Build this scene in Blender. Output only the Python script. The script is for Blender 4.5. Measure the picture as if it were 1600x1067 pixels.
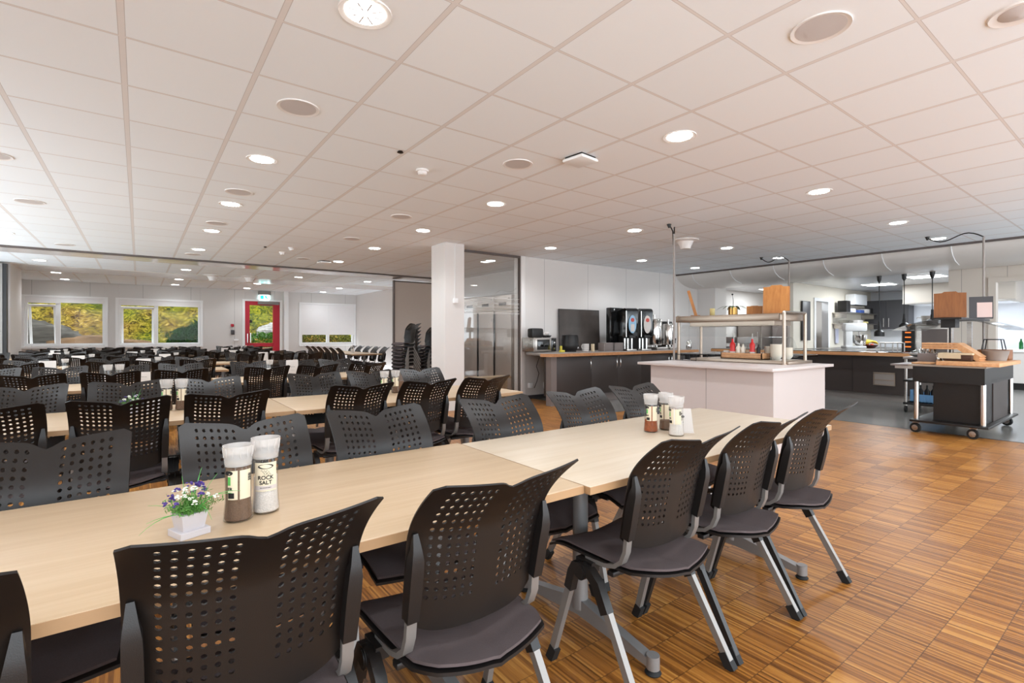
import bpy, bmesh, math, random
from mathutils import Vector, Matrix, Euler, noise
random.seed(7)
S = bpy.context.scene
PI = math.pi
for o in list(bpy.data.objects): bpy.data.objects.remove(o)
COL = S.collection

# ------------------------------------------------------------------ camera, world, exposure
H = 1.22                      # camera height
CEIL = 2.70
YAW = 0.9296
cam_d = bpy.data.cameras.new('camera'); cam = bpy.data.objects.new('camera', cam_d); COL.objects.link(cam)
cam.location = (0, 0, H)
cam.rotation_euler = (PI/2, 0, YAW - PI/2)
cam_d.sensor_width = 36; cam_d.lens = 36*781.3/1600
cam_d.shift_y = -(533.5-523.2)/1600
cam_d.clip_start = 0.05; cam_d.clip_end = 200
S.camera = cam
W = bpy.data.worlds.new('sky'); S.world = W; W.use_nodes = True
W.node_tree.nodes['Background'].inputs[0].default_value = (0.97, 0.95, 0.93, 1)
W.node_tree.nodes['Background'].inputs[1].default_value = 2.45
S.view_settings.view_transform = 'Standard'; S.view_settings.look = 'None'
S.view_settings.gamma = 1; S.view_settings.use_curve_mapping = False
S.view_settings.exposure = 0.88
S.view_settings.use_white_balance = True; S.view_settings.white_balance_temperature = 5800; S.view_settings.white_balance_tint = 5
S.cycles.max_bounces = 12; S.cycles.diffuse_bounces = 6; S.cycles.glossy_bounces = 4
S.cycles.transmission_bounces = 8; S.cycles.transparent_max_bounces = 16
S.cycles.sample_clamp_indirect = 6; S.cycles.caustics_reflective = False; S.cycles.caustics_refractive = False
LAMP_W = 26.5

# ------------------------------------------------------------------ materials
def lin(c):
    return tuple(((v/255)/12.92 if v/255 <= .04045 else ((v/255+.055)/1.055)**2.4) for v in c)
def mat(name, c, rough=.5, metal=0., bump=0., bscale=200., spec=.5, var=0., vscale=8., emit=0., coat=0., alpha=1., trans=0., stretch=None):
    m = bpy.data.materials.new(name); m.use_nodes = True
    nt = m.node_tree; b = nt.nodes['Principled BSDF']; L = nt.links
    col = lin(c) + (1,)
    b.inputs['Base Color'].default_value = col; b.inputs['Roughness'].default_value = rough
    b.inputs['Metallic'].default_value = metal; b.inputs['Specular IOR Level'].default_value = spec
    b.inputs['Coat Weight'].default_value = coat; b.inputs['Alpha'].default_value = alpha
    b.inputs['Transmission Weight'].default_value = trans
    if emit: b.inputs['Emission Color'].default_value = col; b.inputs['Emission Strength'].default_value = emit
    tc = nt.nodes.new('ShaderNodeTexCoord'); mp = nt.nodes.new('ShaderNodeMapping')
    L.new(tc.outputs['Object'], mp.inputs[0])
    if stretch: mp.inputs['Scale'].default_value = stretch
    n = nt.nodes.new('ShaderNodeTexNoise'); n.inputs['Scale'].default_value = vscale; n.inputs['Detail'].default_value = 4
    L.new(mp.outputs[0], n.inputs['Vector'])
    v = max(var, .015)
    r = nt.nodes.new('ShaderNodeMapRange'); r.inputs[3].default_value = 1-v; r.inputs[4].default_value = 1+v
    L.new(n.outputs['Fac'], r.inputs[0])
    h = nt.nodes.new('ShaderNodeHueSaturation'); h.inputs['Color'].default_value = col
    L.new(r.outputs[0], h.inputs['Value']); L.new(h.outputs[0], b.inputs['Base Color'])
    if bump:
        n2 = nt.nodes.new('ShaderNodeTexNoise'); n2.inputs['Scale'].default_value = bscale; n2.inputs['Detail'].default_value = 2
        L.new(mp.outputs[0], n2.inputs['Vector'])
        bp = nt.nodes.new('ShaderNodeBump'); bp.inputs['Strength'].default_value = bump; bp.inputs['Distance'].default_value = .002
        L.new(n2.outputs['Fac'], bp.inputs['Height']); L.new(bp.outputs[0], b.inputs['Normal'])
    return m
def glass(name, tint=(252, 253, 253), refl=.05, rough=.0, edge=.6):
    m = bpy.data.materials.new(name); m.use_nodes = True; nt = m.node_tree; nt.nodes.clear(); L = nt.links
    o = nt.nodes.new('ShaderNodeOutputMaterial'); mx = nt.nodes.new('ShaderNodeMixShader')
    t = nt.nodes.new('ShaderNodeBsdfTransparent'); t.inputs[0].default_value = lin(tint)+(1,)
    g = nt.nodes.new('ShaderNodeBsdfGlossy'); g.inputs['Roughness'].default_value = rough
    f = nt.nodes.new('ShaderNodeLayerWeight'); p = nt.nodes.new('ShaderNodeMath'); p.operation = 'POWER'; p.inputs[1].default_value = 4
    a = nt.nodes.new('ShaderNodeMath'); a.operation = 'MULTIPLY_ADD'; a.inputs[1].default_value = edge; a.inputs[2].default_value = refl
    L.new(f.outputs['Facing'], p.inputs[0]); L.new(p.outputs[0], a.inputs[0]); L.new(a.outputs[0], mx.inputs[0]); L.new(t.outputs[0], mx.inputs[1]); L.new(g.outputs[0], mx.inputs[2])
    L.new(mx.outputs[0], o.inputs[0]); return m
class NG:                                            # tiny node-graph writer
    def __init__(s, m): s.nt = m.node_tree; s.L = s.nt.links
    def n(s, t, **k):
        x = s.nt.nodes.new(t)
        for a, v in k.items(): setattr(x, a, v)
        return x
    def put(s, v, i):
        if isinstance(v, (int, float, tuple)): i.default_value = v
        else: s.L.new(v, i)
    def m(s, op, a, b=0, c=None):
        x = s.n('ShaderNodeMath', operation=op); s.put(a, x.inputs[0]); s.put(b, x.inputs[1])
        if c is not None: s.put(c, x.inputs[2])
        return x.outputs[0]
    def mix(s, f, a, b):
        x = s.n('ShaderNodeMix', data_type='RGBA'); s.put(f, x.inputs[0]); s.put(a, x.inputs[6]); s.put(b, x.inputs[7]); return x.outputs[2]
def base(name, rough=.5):
    m = bpy.data.materials.new(name); m.use_nodes = True
    b = m.node_tree.nodes['Principled BSDF']; b.inputs['Roughness'].default_value = rough
    b.inputs['Specular IOR Level'].default_value = .1 if name == 'hillside' else .5
    return m, b, NG(m)
def c4(*c): return lin(c)+(1.,)
def ramp(g, f, stops):
    r = g.n('ShaderNodeValToRGB'); g.L.new(f, r.inputs[0]); e = r.color_ramp.elements
    e[0].position, e[0].color = stops[0][0], c4(*stops[0][1]); e[1].position, e[1].color = stops[-1][0], c4(*stops[-1][1])
    for p, c in stops[1:-1]: x = e.new(p); x.color = c4(*c)
    return r.outputs[0]
def parquet():
    m, b, g = base('parquet', .42)
    tc = g.n('ShaderNodeTexCoord'); sp = g.n('ShaderNodeSeparateXYZ'); g.L.new(tc.outputs['Object'], sp.inputs[0])
    X, Y = sp.outputs[0], sp.outputs[1]
    yj = g.m('DIVIDE', g.m('ADD', Y, .045), .16); j = g.m('FLOOR', yj); fy = g.m('FRACT', yj)
    wn0 = g.n('ShaderNodeTexWhiteNoise', noise_dimensions='1D'); g.L.new(j, wn0.inputs['W'])
    xi = g.m('ADD', g.m('DIVIDE', X, .0085), g.m('MULTIPLY', wn0.outputs['Value'], 7)); i = g.m('FLOOR', xi)
    cv = g.n('ShaderNodeCombineXYZ'); g.L.new(i, cv.inputs[0]); g.L.new(j, cv.inputs[1])
    wn = g.n('ShaderNodeTexWhiteNoise', noise_dimensions='2D'); g.L.new(cv.outputs[0], wn.inputs['Vector'])
    # blocks of boards with their own tone
    bx = g.m('FLOOR', g.m('ADD', g.m('DIVIDE', X, .31), g.m('MULTIPLY', wn0.outputs['Value'], 3)))
    cb = g.n('ShaderNodeCombineXYZ'); g.L.new(bx, cb.inputs[0]); g.L.new(j, cb.inputs[1])
    wb = g.n('ShaderNodeTexWhiteNoise', noise_dimensions='2D'); g.L.new(cb.outputs[0], wb.inputs['Vector'])
    mp = g.n('ShaderNodeMapping'); mp.inputs['Scale'].default_value = (420, 16, 1); g.L.new(tc.outputs['Object'], mp.inputs[0])
    nz = g.n('ShaderNodeTexNoise'); nz.inputs['Scale'].default_value = 1; nz.inputs['Detail'].default_value = 5; g.L.new(mp.outputs[0], nz.inputs['Vector'])
    f = g.m('ADD', g.m('MULTIPLY', wn.outputs['Value'], .52), g.m('MULTIPLY', nz.outputs['Fac'], .5))
    f = g.m('ADD', f, g.m('MULTIPLY', g.m('SUBTRACT', wb.outputs['Value'], .5), .16))
    col = ramp(g, f, [(.12, (80, 46, 14)), (.4, (134, 84, 32)), (.62, (163, 108, 44)), (.85, (190, 138, 66)), (1., (222, 176, 104))])
    jt = g.m('LESS_THAN', g.m('MINIMUM', fy, g.m('SUBTRACT', 1, fy)), .012)
    col = g.mix(g.m('MULTIPLY', jt, .55), col, c4(60, 38, 22))
    g.L.new(col, b.inputs['Base Color'])
    n2 = g.n('ShaderNodeTexNoise'); n2.inputs['Scale'].default_value = 1.2; g.L.new(tc.outputs['Object'], n2.inputs['Vector'])
    g.L.new(g.m('ADD', g.m('MULTIPLY', n2.outputs['Fac'], .14), .3), b.inputs['Roughness'])
    bp = g.n('ShaderNodeBump'); bp.inputs['Strength'].default_value = .25; bp.inputs['Distance'].default_value = .001
    g.L.new(g.m('SUBTRACT', f, jt), bp.inputs['Height']); g.L.new(bp.outputs[0], b.inputs['Normal'])
    return m
def ceiling_mat():
    m, b, g = base('ceiling_tiles', .85)
    tc = g.n('ShaderNodeTexCoord'); sp = g.n('ShaderNodeSeparateXYZ'); g.L.new(tc.outputs['Object'], sp.inputs[0])
    def line(v, off, w):
        fr = g.m('FRACT', g.m('ADD', g.m('DIVIDE', g.m('SUBTRACT', v, off), .6), 20.5)); d = g.m('MULTIPLY', g.m('ABSOLUTE', g.m('SUBTRACT', fr, .5)), .6)
        return g.m('LESS_THAN', d, w), d
    lx, dx = line(sp.outputs[0], .533, .0125); ly, dy = line(sp.outputs[1], 1.942, .006)
    ex, _ = line(sp.outputs[0], .533, .0155); ey, _ = line(sp.outputs[1], 1.942, .0085)
    any_ = g.m('MAXIMUM', lx, ly); edge = g.m('MAXIMUM', ex, ey)
    ix = g.m('FLOOR', g.m('DIVIDE', g.m('SUBTRACT', sp.outputs[0], .533), .6)); iy = g.m('FLOOR', g.m('DIVIDE', g.m('SUBTRACT', sp.outputs[1], 1.942), .6))
    cv = g.n('ShaderNodeCombineXYZ'); g.L.new(ix, cv.inputs[0]); g.L.new(iy, cv.inputs[1])
    wn = g.n('ShaderNodeTexWhiteNoise', noise_dimensions='2D'); g.L.new(cv.outputs[0], wn.inputs['Vector'])
    tile = g.mix(wn.outputs['Value'], c4(240, 245, 250), c4(243, 248, 253))
    col = g.mix(edge, tile, c4(200, 196, 195)); col = g.mix(any_, col, c4(228, 225, 224))
    g.L.new(col, b.inputs['Base Color'])
    nz = g.n('ShaderNodeTexNoise'); nz.inputs['Scale'].default_value = 350; g.L.new(tc.outputs['Object'], nz.inputs['Vector'])
    bp = g.n('ShaderNodeBump'); bp.inputs['Strength'].default_value = .5; bp.inputs['Distance'].default_value = .002
    g.L.new(g.m('ADD', g.m('MULTIPLY', nz.outputs['Fac'], .15), g.m('MULTIPLY', edge, -1)), bp.inputs['Height']); g.L.new(bp.outputs[0], b.inputs['Normal'])
    return m
def panel_wall(name, c, pitch, axis, off=0.):
    m, b, g = base(name, .55)
    tc = g.n('ShaderNodeTexCoord'); sp = g.n('ShaderNodeSeparateXYZ'); g.L.new(tc.outputs['Object'], sp.inputs[0])
    fr = g.m('FRACT', g.m('ADD', g.m('DIVIDE', g.m('SUBTRACT', sp.outputs[axis], off), pitch), 20.5)); d = g.m('MULTIPLY', g.m('ABSOLUTE', g.m('SUBTRACT', fr, .5)), pitch)
    ln = g.m('LESS_THAN', d, .004)
    cc = tuple(int(v*.74) for v in c)
    nz = g.n('ShaderNodeTexNoise'); nz.inputs['Scale'].default_value = 1.5; g.L.new(tc.outputs['Object'], nz.inputs['Vector'])
    t = g.mix(nz.outputs['Fac'], c4(*[max(0, v-3) for v in c]), c4(*[min(255, v+3) for v in c]))
    g.L.new(g.mix(ln, t, c4(*cc)), b.inputs['Base Color'])
    return m
def wood(name, c1, c2, sc=(3, 40, 40), rough=.45, rings=0):
    m, b, g = base(name, rough)
    tc = g.n('ShaderNodeTexCoord'); mp = g.n('ShaderNodeMapping'); mp.inputs['Scale'].default_value = sc; g.L.new(tc.outputs['Object'], mp.inputs[0])
    nz = g.n('ShaderNodeTexNoise'); nz.inputs['Scale'].default_value = 1; nz.inputs['Detail'].default_value = 6; nz.inputs['Distortion'].default_value = .6; g.L.new(mp.outputs[0], nz.inputs['Vector'])
    n2 = g.n('ShaderNodeTexNoise'); n2.inputs['Scale'].default_value = 4; n2.inputs['Detail'].default_value = 8; g.L.new(mp.outputs[0], n2.inputs['Vector'])
    f = g.m('ADD', g.m('MULTIPLY', nz.outputs['Fac'], .7), g.m('MULTIPLY', n2.outputs['Fac'], .3))
    col = ramp(g, f, [(.32, c1), (.68, c2)])
    if rings:
        sp = g.n('ShaderNodeSeparateXYZ'); g.L.new(tc.outputs['Object'], sp.inputs[0])
        fr = g.m('FRACT', g.m('DIVIDE', sp.outputs[1], rings)); col = g.mix(g.m('LESS_THAN', fr, .06), col, c4(*[int(v*.7) for v in c1]))
    g.L.new(col, b.inputs['Base Color']); return m
def brushed(name, c, rough=.28, axis=(1, 1, 60)):
    m, b, g = base(name, rough); b.inputs['Metallic'].default_value = 1
    tc = g.n('ShaderNodeTexCoord'); mp = g.n('ShaderNodeMapping'); mp.inputs['Scale'].default_value = axis; g.L.new(tc.outputs['Object'], mp.inputs[0])
    nz = g.n('ShaderNodeTexNoise'); nz.inputs['Scale'].default_value = 6; g.L.new(mp.outputs[0], nz.inputs['Vector'])
    g.L.new(g.mix(nz.outputs['Fac'], c4(*[int(v*.9) for v in c]), c4(*c)), b.inputs['Base Color'])
    g.L.new(g.m('ADD', g.m('MULTIPLY', nz.outputs['Fac'], .15), rough-.07), b.inputs['Roughness']); return m
M = dict(
    parquet=parquet(), ceiling=ceiling_mat(),
    vinyl=mat('vinyl_floor', (128, 126, 122), .2, var=.06, vscale=3),
    wall=mat('wall_paint', (222, 217, 213), .6, var=.01),
    wall_s=panel_wall('servery_wall_panels', (220, 215, 211), 1.2, 0, .35),
    wall_w=panel_wall('window_wall_panels', (216, 213, 210), 1.2, 0, .1),
    wall_k=panel_wall('kitchen_panels', (206, 196, 184), .6, 1, .0),
    kpan=mat('beige_trim', (206, 196, 184), .5), fridge=mat('fridge_steel', (190, 180, 172), .34, metal=.45),
    wall_kit=mat('kitchen_wall', (232, 224, 208), .5),
    white=mat('white_frame', (240, 240, 240), .35), white_g=mat('white_laminate', (204, 194, 190), .35),
    beige=mat('folding_wall_beige', (208, 194, 182), .5), black=mat('black_plastic', (20, 17, 16), .45, bump=.15, bscale=500),
    shell=mat('chair_shell_plastic', (21, 16, 13), .40, bump=.22, bscale=900, spec=.45),
    fabric=mat('seat_fabric', (92, 82, 82), .9, bump=.7, bscale=1400, var=.15, vscale=300, spec=.2),
    silver=mat('silver_lacquer', (140, 136, 132), .45, metal=.5), blackleg=mat('black_leg', (28, 26, 25), .4),
    rubber=mat('rubber', (18, 18, 18), .7), greymetal=mat('grey_table_leg', (140, 138, 137), .4, metal=.45),
    birch=wood('birch_laminate', (186, 160, 126), (200, 177, 146), (1.2, 22, 22), .4),
    birch2=wood('pale_birch_laminate', (198, 182, 158), (208, 195, 175), (1.2, 22, 22), .38),
    birchedge=mat('birch_edge', (166, 132, 94), .5, var=.06, vscale=30, stretch=(2, 40, 40)),
    steel=brushed('brushed_steel', (196, 190, 184)), steel_d=brushed('dark_brushed_steel', (186, 178, 172), .5), chrome=mat('chrome', (215, 212, 208), .12, metal=1),
    steel_w=brushed('warm_steel', (182, 166, 150), .36, (1, 1, 12)),
    char=mat('charcoal_laminate', (58, 49, 45), .45, var=.05, vscale=40), chard=mat('black_woodgrain', (18, 14, 12), .4, var=.15, vscale=3, stretch=(6, 6, 60)),
    greyp=mat('grey_panel', (122, 112, 108), .45), dgrey=mat('dark_grey', (72, 70, 72), .4), plinth=mat('plinth_grey', (150, 142, 136), .5),
    oak=wood('oak', (158, 98, 42), (184, 126, 62), (30, 30, 3), .45), oakedge=wood('oak_edge', (170, 116, 70), (198, 146, 96), (20, 2, 20), .4),
    oaktop=wood('oak_board', (190, 136, 88), (216, 168, 120), (2, 30, 30), .5), oakd=wood('dark_oak', (122, 74, 34), (146, 92, 46), (30, 3, 3), .5),
    blackglass=mat('black_glass', (16, 16, 17), .06, coat=.5), blackboard=mat('black_gloss_board', (74, 67, 63), .3, var=.6, vscale=3),
    glass=glass('clear_glass'), winglass=glass('window_glass', (252, 253, 253), .008, 0, .15), partglass=glass('partition_glass', (246, 246, 245), .09),
    red=mat('red_paint', (178, 18, 44), .35), blind=mat('roller_blind', (238, 236, 236), .9, emit=0.0),
    lampon=mat('lit_lamp', (255, 250, 240), .5, emit=14), reflector=mat('lamp_reflector', (235, 232, 228), .15, metal=1),
    grille=mat('speaker_grille', (206, 200, 198), .7, bump=.5, bscale=1500), lampring=mat('white_ring', (232, 228, 225), .4),
    track=mat('dark_track', (92, 82, 78), .4), strip=mat('white_gloss_strip', (228, 222, 220), .12),
    cove=mat('cove_laminate', (222, 216, 210), .28), exitg=mat('exit_sign_green', (60, 205, 190), .4, emit=1.2), exitw=mat('exit_sign_white', (235, 255, 250), .4, emit=2.0),
    paper=mat('white_paper', (214, 208, 203), .7), ink=mat('black_ink', (22, 20, 20), .6), kraft=mat('kraft_paper', (208, 190, 158), .7),
    pepper=mat('ground_pepper', (116, 92, 74), .9, bump=1, bscale=500, var=.5, vscale=260), salt=mat('rock_salt', (226, 222, 220), .5, bump=1, bscale=300, var=.2, vscale=170),
    chili=mat('chili_flakes', (150, 76, 30), .8, bump=1, bscale=300, var=.9, vscale=150), clearp=glass('clear_plastic', (248, 247, 244), .06, .05),
    label=mat('cream_label', (228, 216, 188), .5), frost=mat('frosted_plastic', (226, 222, 218), .25, alpha=.38),
    leafg=mat('fern_green', (92, 142, 58), .6, var=.4, vscale=60), grassg=mat('grass_blade', (96, 176, 84), .5, var=.2), violet=mat('violet_petal', (72, 50, 130), .6, var=.3, vscale=200),
    petalw=mat('white_petal', (238, 240, 226), .6), potw=mat('white_pot', (200, 196, 200), .5), yellow=mat('yellow_plastic', (214, 200, 70), .4),
    blue=mat('blue_crate', (120, 168, 214), .5), redp=mat('red_bottle', (200, 30, 28), .3), cream=mat('cream_ceramic', (234, 226, 210), .3),
    green=mat('green_glass', (24, 92, 40), .15), banana=mat('banana_yellow', (232, 206, 56), .5), apple=mat('fruit_red', (196, 70, 40), .4),
    gold=mat('brass', (150, 118, 66), .2, metal=1), candle=mat('candle_wax', (226, 208, 140), .5), orangel=mat('orange_display', (255, 120, 40), .5, emit=.7),
    pinkp=mat('pink_paper', (222, 196, 188), .6), cable=mat('black_cable', (20, 19, 18), .5), wcable=mat('white_cable', (222, 214, 206), .5),
    kit_lit=mat('white_tile', (235, 236, 240), .25), bluebox=mat('blue_boxes', (70, 96, 168), .5), lilac=mat('lilac_towel', (222, 222, 240), .8),
    yellowlabel=mat('blue_label', (150, 190, 220), .4),
)

# ------------------------------------------------------------------ mesh helpers
class MB:
    def __init__(s): s.v = []; s.f = []
    def add(s, v, f): k = len(s.v); s.v += [tuple(p) for p in v]; s.f += [tuple(i+k for i in q) for q in f]; return s
    def box(s, x0, x1, y0, y1, z0, z1, b=0.):
        if x1 < x0: x0, x1 = x1, x0
        if y1 < y0: y0, y1 = y1, y0
        if z1 < z0: z0, z1 = z1, z0
        if len(s.v) and min(x1-x0, y1-y0, z1-z0) > .02: e = .0003*(1+(len(s.v)//8) % 7); x0 += e; x1 -= e; y0 += e; y1 -= e; z0 += e; z1 -= e   # keeps overlapping boxes of one mesh from sharing faces
        b = min(b, (x1-x0)/2.01, (y1-y0)/2.01, (z1-z0)/2.01)
        if b <= 0:
            v = [(x, y, z) for z in (z0, z1) for x, y in ((x0, y0), (x1, y0), (x1, y1), (x0, y1))]
            return s.add(v, [(3, 2, 1, 0), (4, 5, 6, 7), (0, 1, 5, 4), (1, 2, 6, 5), (2, 3, 7, 6), (3, 0, 4, 7)])
        bm = bmesh.new(); bmesh.ops.create_cube(bm, size=1)
        for q in bm.verts: q.co = Vector(((x0+x1)/2+q.co.x*(x1-x0), (y0+y1)/2+q.co.y*(y1-y0), (z0+z1)/2+q.co.z*(z1-z0)))
        bmesh.ops.bevel(bm, geom=bm.edges[:], offset=b, segments=2, affect='EDGES', profile=.5)
        bm.verts.index_update(); s.add([q.co[:] for q in bm.verts], [[q.index for q in f.verts] for f in bm.faces]); bm.free(); return s
    def lathe(s, prof, c=(0, 0, 0), n=24, ax='z'):
        v = []; f = []
        for r, h in prof:
            for i in range(n):
                a = 2*PI*i/n; p = (r*math.cos(a), r*math.sin(a), h)
                if ax == 'x': p = (p[2], p[0], p[1])
                if ax == 'y': p = (p[1], p[2], p[0])
                v.append((p[0]+c[0], p[1]+c[1], p[2]+c[2]))
        for k in range(len(prof)-1):
            for i in range(n): f.append((k*n+i, k*n+(i+1) % n, (k+1)*n+(i+1) % n, (k+1)*n+i))
        if prof[0][0] > 1e-5: f.append(tuple(range(n))[::-1])
        if prof[-1][0] > 1e-5: f.append(tuple((len(prof)-1)*n+i for i in range(n)))
        return s.add(v, f)
    def cyl(s, r, z0, z1, c=(0, 0, 0), n=20, ax='z'): return s.lathe([(r, z0), (r, z1)], c, n, ax)
    def tube(s, pts, r, n=8, flat=None):             # swept round (or rectangular: flat=(w along x-ish, t)) section
        P = [Vector(p) for p in pts]; v = []; f = []; up = Vector((1, 0, 0)) if flat else Vector((0, 0, 1))
        ring = n if not flat else 4; last = None
        for i, p in enumerate(P):
            d = (P[min(i+1, len(P)-1)]-P[max(i-1, 0)]).normalized()
            if flat: a = (up - d*up.dot(d)).normalized()
            else:
                a = last - d*last.dot(d) if last is not None else (Vector((0, 0, 1)) if abs(d.z) < .9 else Vector((1, 0, 0))).cross(d)
                a.normalize(); last = a
            b = d.cross(a)
            rr = r[i] if isinstance(r, (list, tuple)) else r
            if flat:
                w, t = flat[i] if isinstance(flat, list) else flat
                for q, e in ((w, t), (-w, t), (-w, -t), (w, -t)): v.append(p+a*q/2+b*e/2)
            else:
                for k in range(n): t = 2*PI*k/n; v.append(p+a*rr*math.cos(t)+b*rr*math.sin(t))
        for i in range(len(P)-1):
            for k in range(ring): f.append((i*ring+k, i*ring+(k+1) % ring, (i+1)*ring+(k+1) % ring, (i+1)*ring+k))
        f.append(tuple(range(ring))[::-1]); f.append(tuple((len(P)-1)*ring+k for k in range(ring)))
        return s.add(v, f)
    def prism(s, poly, a0, a1, ax='z'):              # polygon extruded along an axis
        n = len(poly); v = []
        for h in (a0, a1):
            for p, q in poly: v.append({'z': (p, q, h), 'y': (p, h, q), 'x': (h, p, q)}[ax])
        return s.add(v, [tuple(range(n))[::-1], tuple(range(n, 2*n))]+[(i, (i+1) % n, n+(i+1) % n, n+i) for i in range(n)])
    def sphere(s, r, c, n=12, sc=(1, 1, 1)):
        pr = [(max(1e-6, math.sin(PI*k/n))*r, -math.cos(PI*k/n)*r) for k in range(n+1)]
        t = MB().lathe(pr, (0, 0, 0), n*2); return s.add([(c[0]+p[0]*sc[0], c[1]+p[1]*sc[1], c[2]+p[2]*sc[2]) for p in t.v], t.f)
    def xf(s, m): s.v = [tuple(m @ Vector(p)) for p in s.v]; return s
    def mesh(s, name, m=None, smooth=35):
        me = bpy.data.meshes.new(name); me.from_pydata(s.v, [], s.f); me.validate()
        bm = bmesh.new(); bm.from_mesh(me); bmesh.ops.recalc_face_normals(bm, faces=bm.faces); bm.to_mesh(me); bm.free()
        if m is not None: me.materials.append(M[m] if isinstance(m, str) else m)
        if smooth:
            me.shade_smooth(); me.set_sharp_from_angle(angle=math.radians(smooth))
        return me
def B(*a, **k): return MB().box(*a, **k)
def obj(name, mb, m=None, parent=None, loc=None, rot=None, label=None, smooth=35):
    me = mb.mesh(name, m, smooth) if isinstance(mb, MB) else mb
    o = bpy.data.objects.new(name, me); COL.objects.link(o)
    if parent: o.parent = parent
    if loc: o.location = loc
    if rot: o.rotation_euler = rot
    if label: o['label'] = label
    return o
def tag(o, label, cat, group=None, kind=None):
    o['label'] = label; o['category'] = cat
    if group: o['group'] = group
    if kind: o['kind'] = kind
    return o
def thing(name, label, cat, loc=(0, 0, 0), rz=0, group=None):
    o = bpy.data.objects.new(name, None); o.empty_display_size = .1; COL.objects.link(o)
    o.location = loc; o.rotation_euler = (0, 0, rz); return tag(o, label, cat, group)
def one(name, mb, m, label, cat, loc=None, rz=0, group=None, kind=None):
    return tag(obj(name, mb, m, None, loc, (0, 0, rz)), label, cat, group, kind)
def struct(name, mb, m, label=None, parent=None, smooth=35):
    o = obj(name, mb, m, parent, smooth=smooth)
    if parent is None: o['kind'] = 'structure'
    if label: o['label'] = label
    return o
def dup(root, loc, rz, label, group=None, skip=()):
    r = root.copy(); COL.objects.link(r); r.location = loc; r.rotation_euler = (0, 0, rz); r['label'] = label
    if group: r['group'] = group
    for ch in root.children:
        if ch.name.split('.')[0] in skip: continue
        c = ch.copy(); COL.objects.link(c); c.parent = r
        for g in ch.children:
            if g.name.split('.')[0] in skip: continue
            d = g.copy(); COL.objects.link(d); d.parent = c
    return r
def text_mesh(s, size, extrude=.0004, align='CENTER', bold=0.):
    c = bpy.data.curves.new('lettering', 'FONT'); c.body = s; c.size = size; c.extrude = extrude; c.align_x = align; c.align_y = 'CENTER'; c.offset = bold
    o = bpy.data.objects.new('lettering', c); COL.objects.link(o)
    dg = bpy.context.evaluated_depsgraph_get(); me = bpy.data.meshes.new_from_object(o.evaluated_get(dg))
    bpy.data.objects.remove(o); mb = MB(); mb.add([v.co[:] for v in me.vertices], [tuple(p.vertices) for p in me.polygons]); bpy.data.meshes.remove(me); return mb
ORD = ['first', 'second', 'third', 'fourth', 'fifth', 'sixth', 'seventh', 'eighth', 'ninth', 'tenth', 'eleventh', 'twelfth']

# ------------------------------------------------------------------ setting: floors, ceiling, walls
struct('floor', B(-3, 8.0, -2.5, 5.35, -.08, 0).box(-3, 6.05, 5.35, 18.7, -.08, 0), 'parquet', smooth=0)
struct('floor_kitchen', B(8.0, 18.4, -2.5, 9, -.08, .0).box(6.05, 8.0, 5.35, 9, -.08, 0).box(6.05, 8, 9, 13, -.08, 0), 'vinyl', smooth=0)
struct('trim_1', B(7.985, 8.01, -2.5, 5.35, 0, .003).box(6.04, 8.0, 5.34, 5.36, 0, .003), 'dgrey')
struct('ceiling', B(-3, 10.62, -1.6, 11.62, CEIL, CEIL+.08).box(-3, 7, 12.5, 14.5, CEIL, CEIL+.08).box(-3, 7, 15.8, 18.55, CEIL, CEIL+.08), 'ceiling', smooth=0)
struct('trim_2', B(-3, 7, 11.62, 12.5, CEIL-.004, CEIL+.06), 'strip')
struct('trim_3', B(-3, 7, 14.5, 15.8, CEIL-.004, CEIL+.06), 'strip')
struct('trim_4', B(-3, 6.9, 11.58, 11.66, CEIL-.03, CEIL+.02).box(5.3, 5.4, 11.66, 12.3, CEIL-.03, CEIL), 'track')
struct('ceiling_kitchen', B(11.3, 18.4, -4, 9, 2.45, 2.55), 'kit_lit', smooth=0)
def wall_holes(x0, x1, y0, y1, z1, holes):      # wall along x with rectangular openings (xa, xb, za, zb)
    mb = MB(); xs = sorted(holes)
    c = x0
    for xa, xb, za, zb in xs:
        mb.box(c, xa, y0, y1, 0, z1)
        if za > 0: mb.box(xa, xb, y0, y1, 0, za)
        mb.box(xa, xb, y0, y1, zb, z1); c = xb
    return mb.box(c, x1, y0, y1, 0, z1)
YW = 18.45
WIN = [(-2.44, -.78, .93, 2.22), (-.47, 1.55, .93, 2.22), (4.55, 6.42, .90, 2.28)]
DOOR = (2.80, 3.86, 0.0, 2.34)
struct('wall_far', wall_holes(-3, 6.7, YW, YW+.3, CEIL, WIN+[DOOR]), 'wall_w', smooth=0)
struct('wall_side', B(6.5, 6.7, 12.35, YW, 0, CEIL), 'wall')
struct('wall_left', B(-3., -2.12, 14.4, 15.65, 0, CEIL).box(-3.1, -3, 14.3, 18.75, 0, CEIL).box(-3.1, -3, -1.6, 4.2, 0, CEIL), 'wall')  # visible jamb, plus two thin unseen lengths added to hold back sky light
struct('wall_servery', B(5.82, 11.55, 7.45, 7.6, 0, CEIL), 'wall_s', smooth=0)
struct('baseboard_servery', B(5.82, 11.5, 7.43, 7.45, 0, .07), 'dgrey')
struct('wall_storage', B(6.85, 7.0, 7.6, 13, 0, CEIL), 'wall')
struct('trim_5', B(5.74, 5.84, 7.40, 7.62, 0, CEIL, b=.004), 'lampring')
struct('trim_6', B(3.98, 4.12, 18.33, 18.45, 0, CEIL), 'white')
struct('baseboard_far', wall_holes(-2.95, 6.5, YW-.015, YW, .08, []), 'wall')
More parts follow.
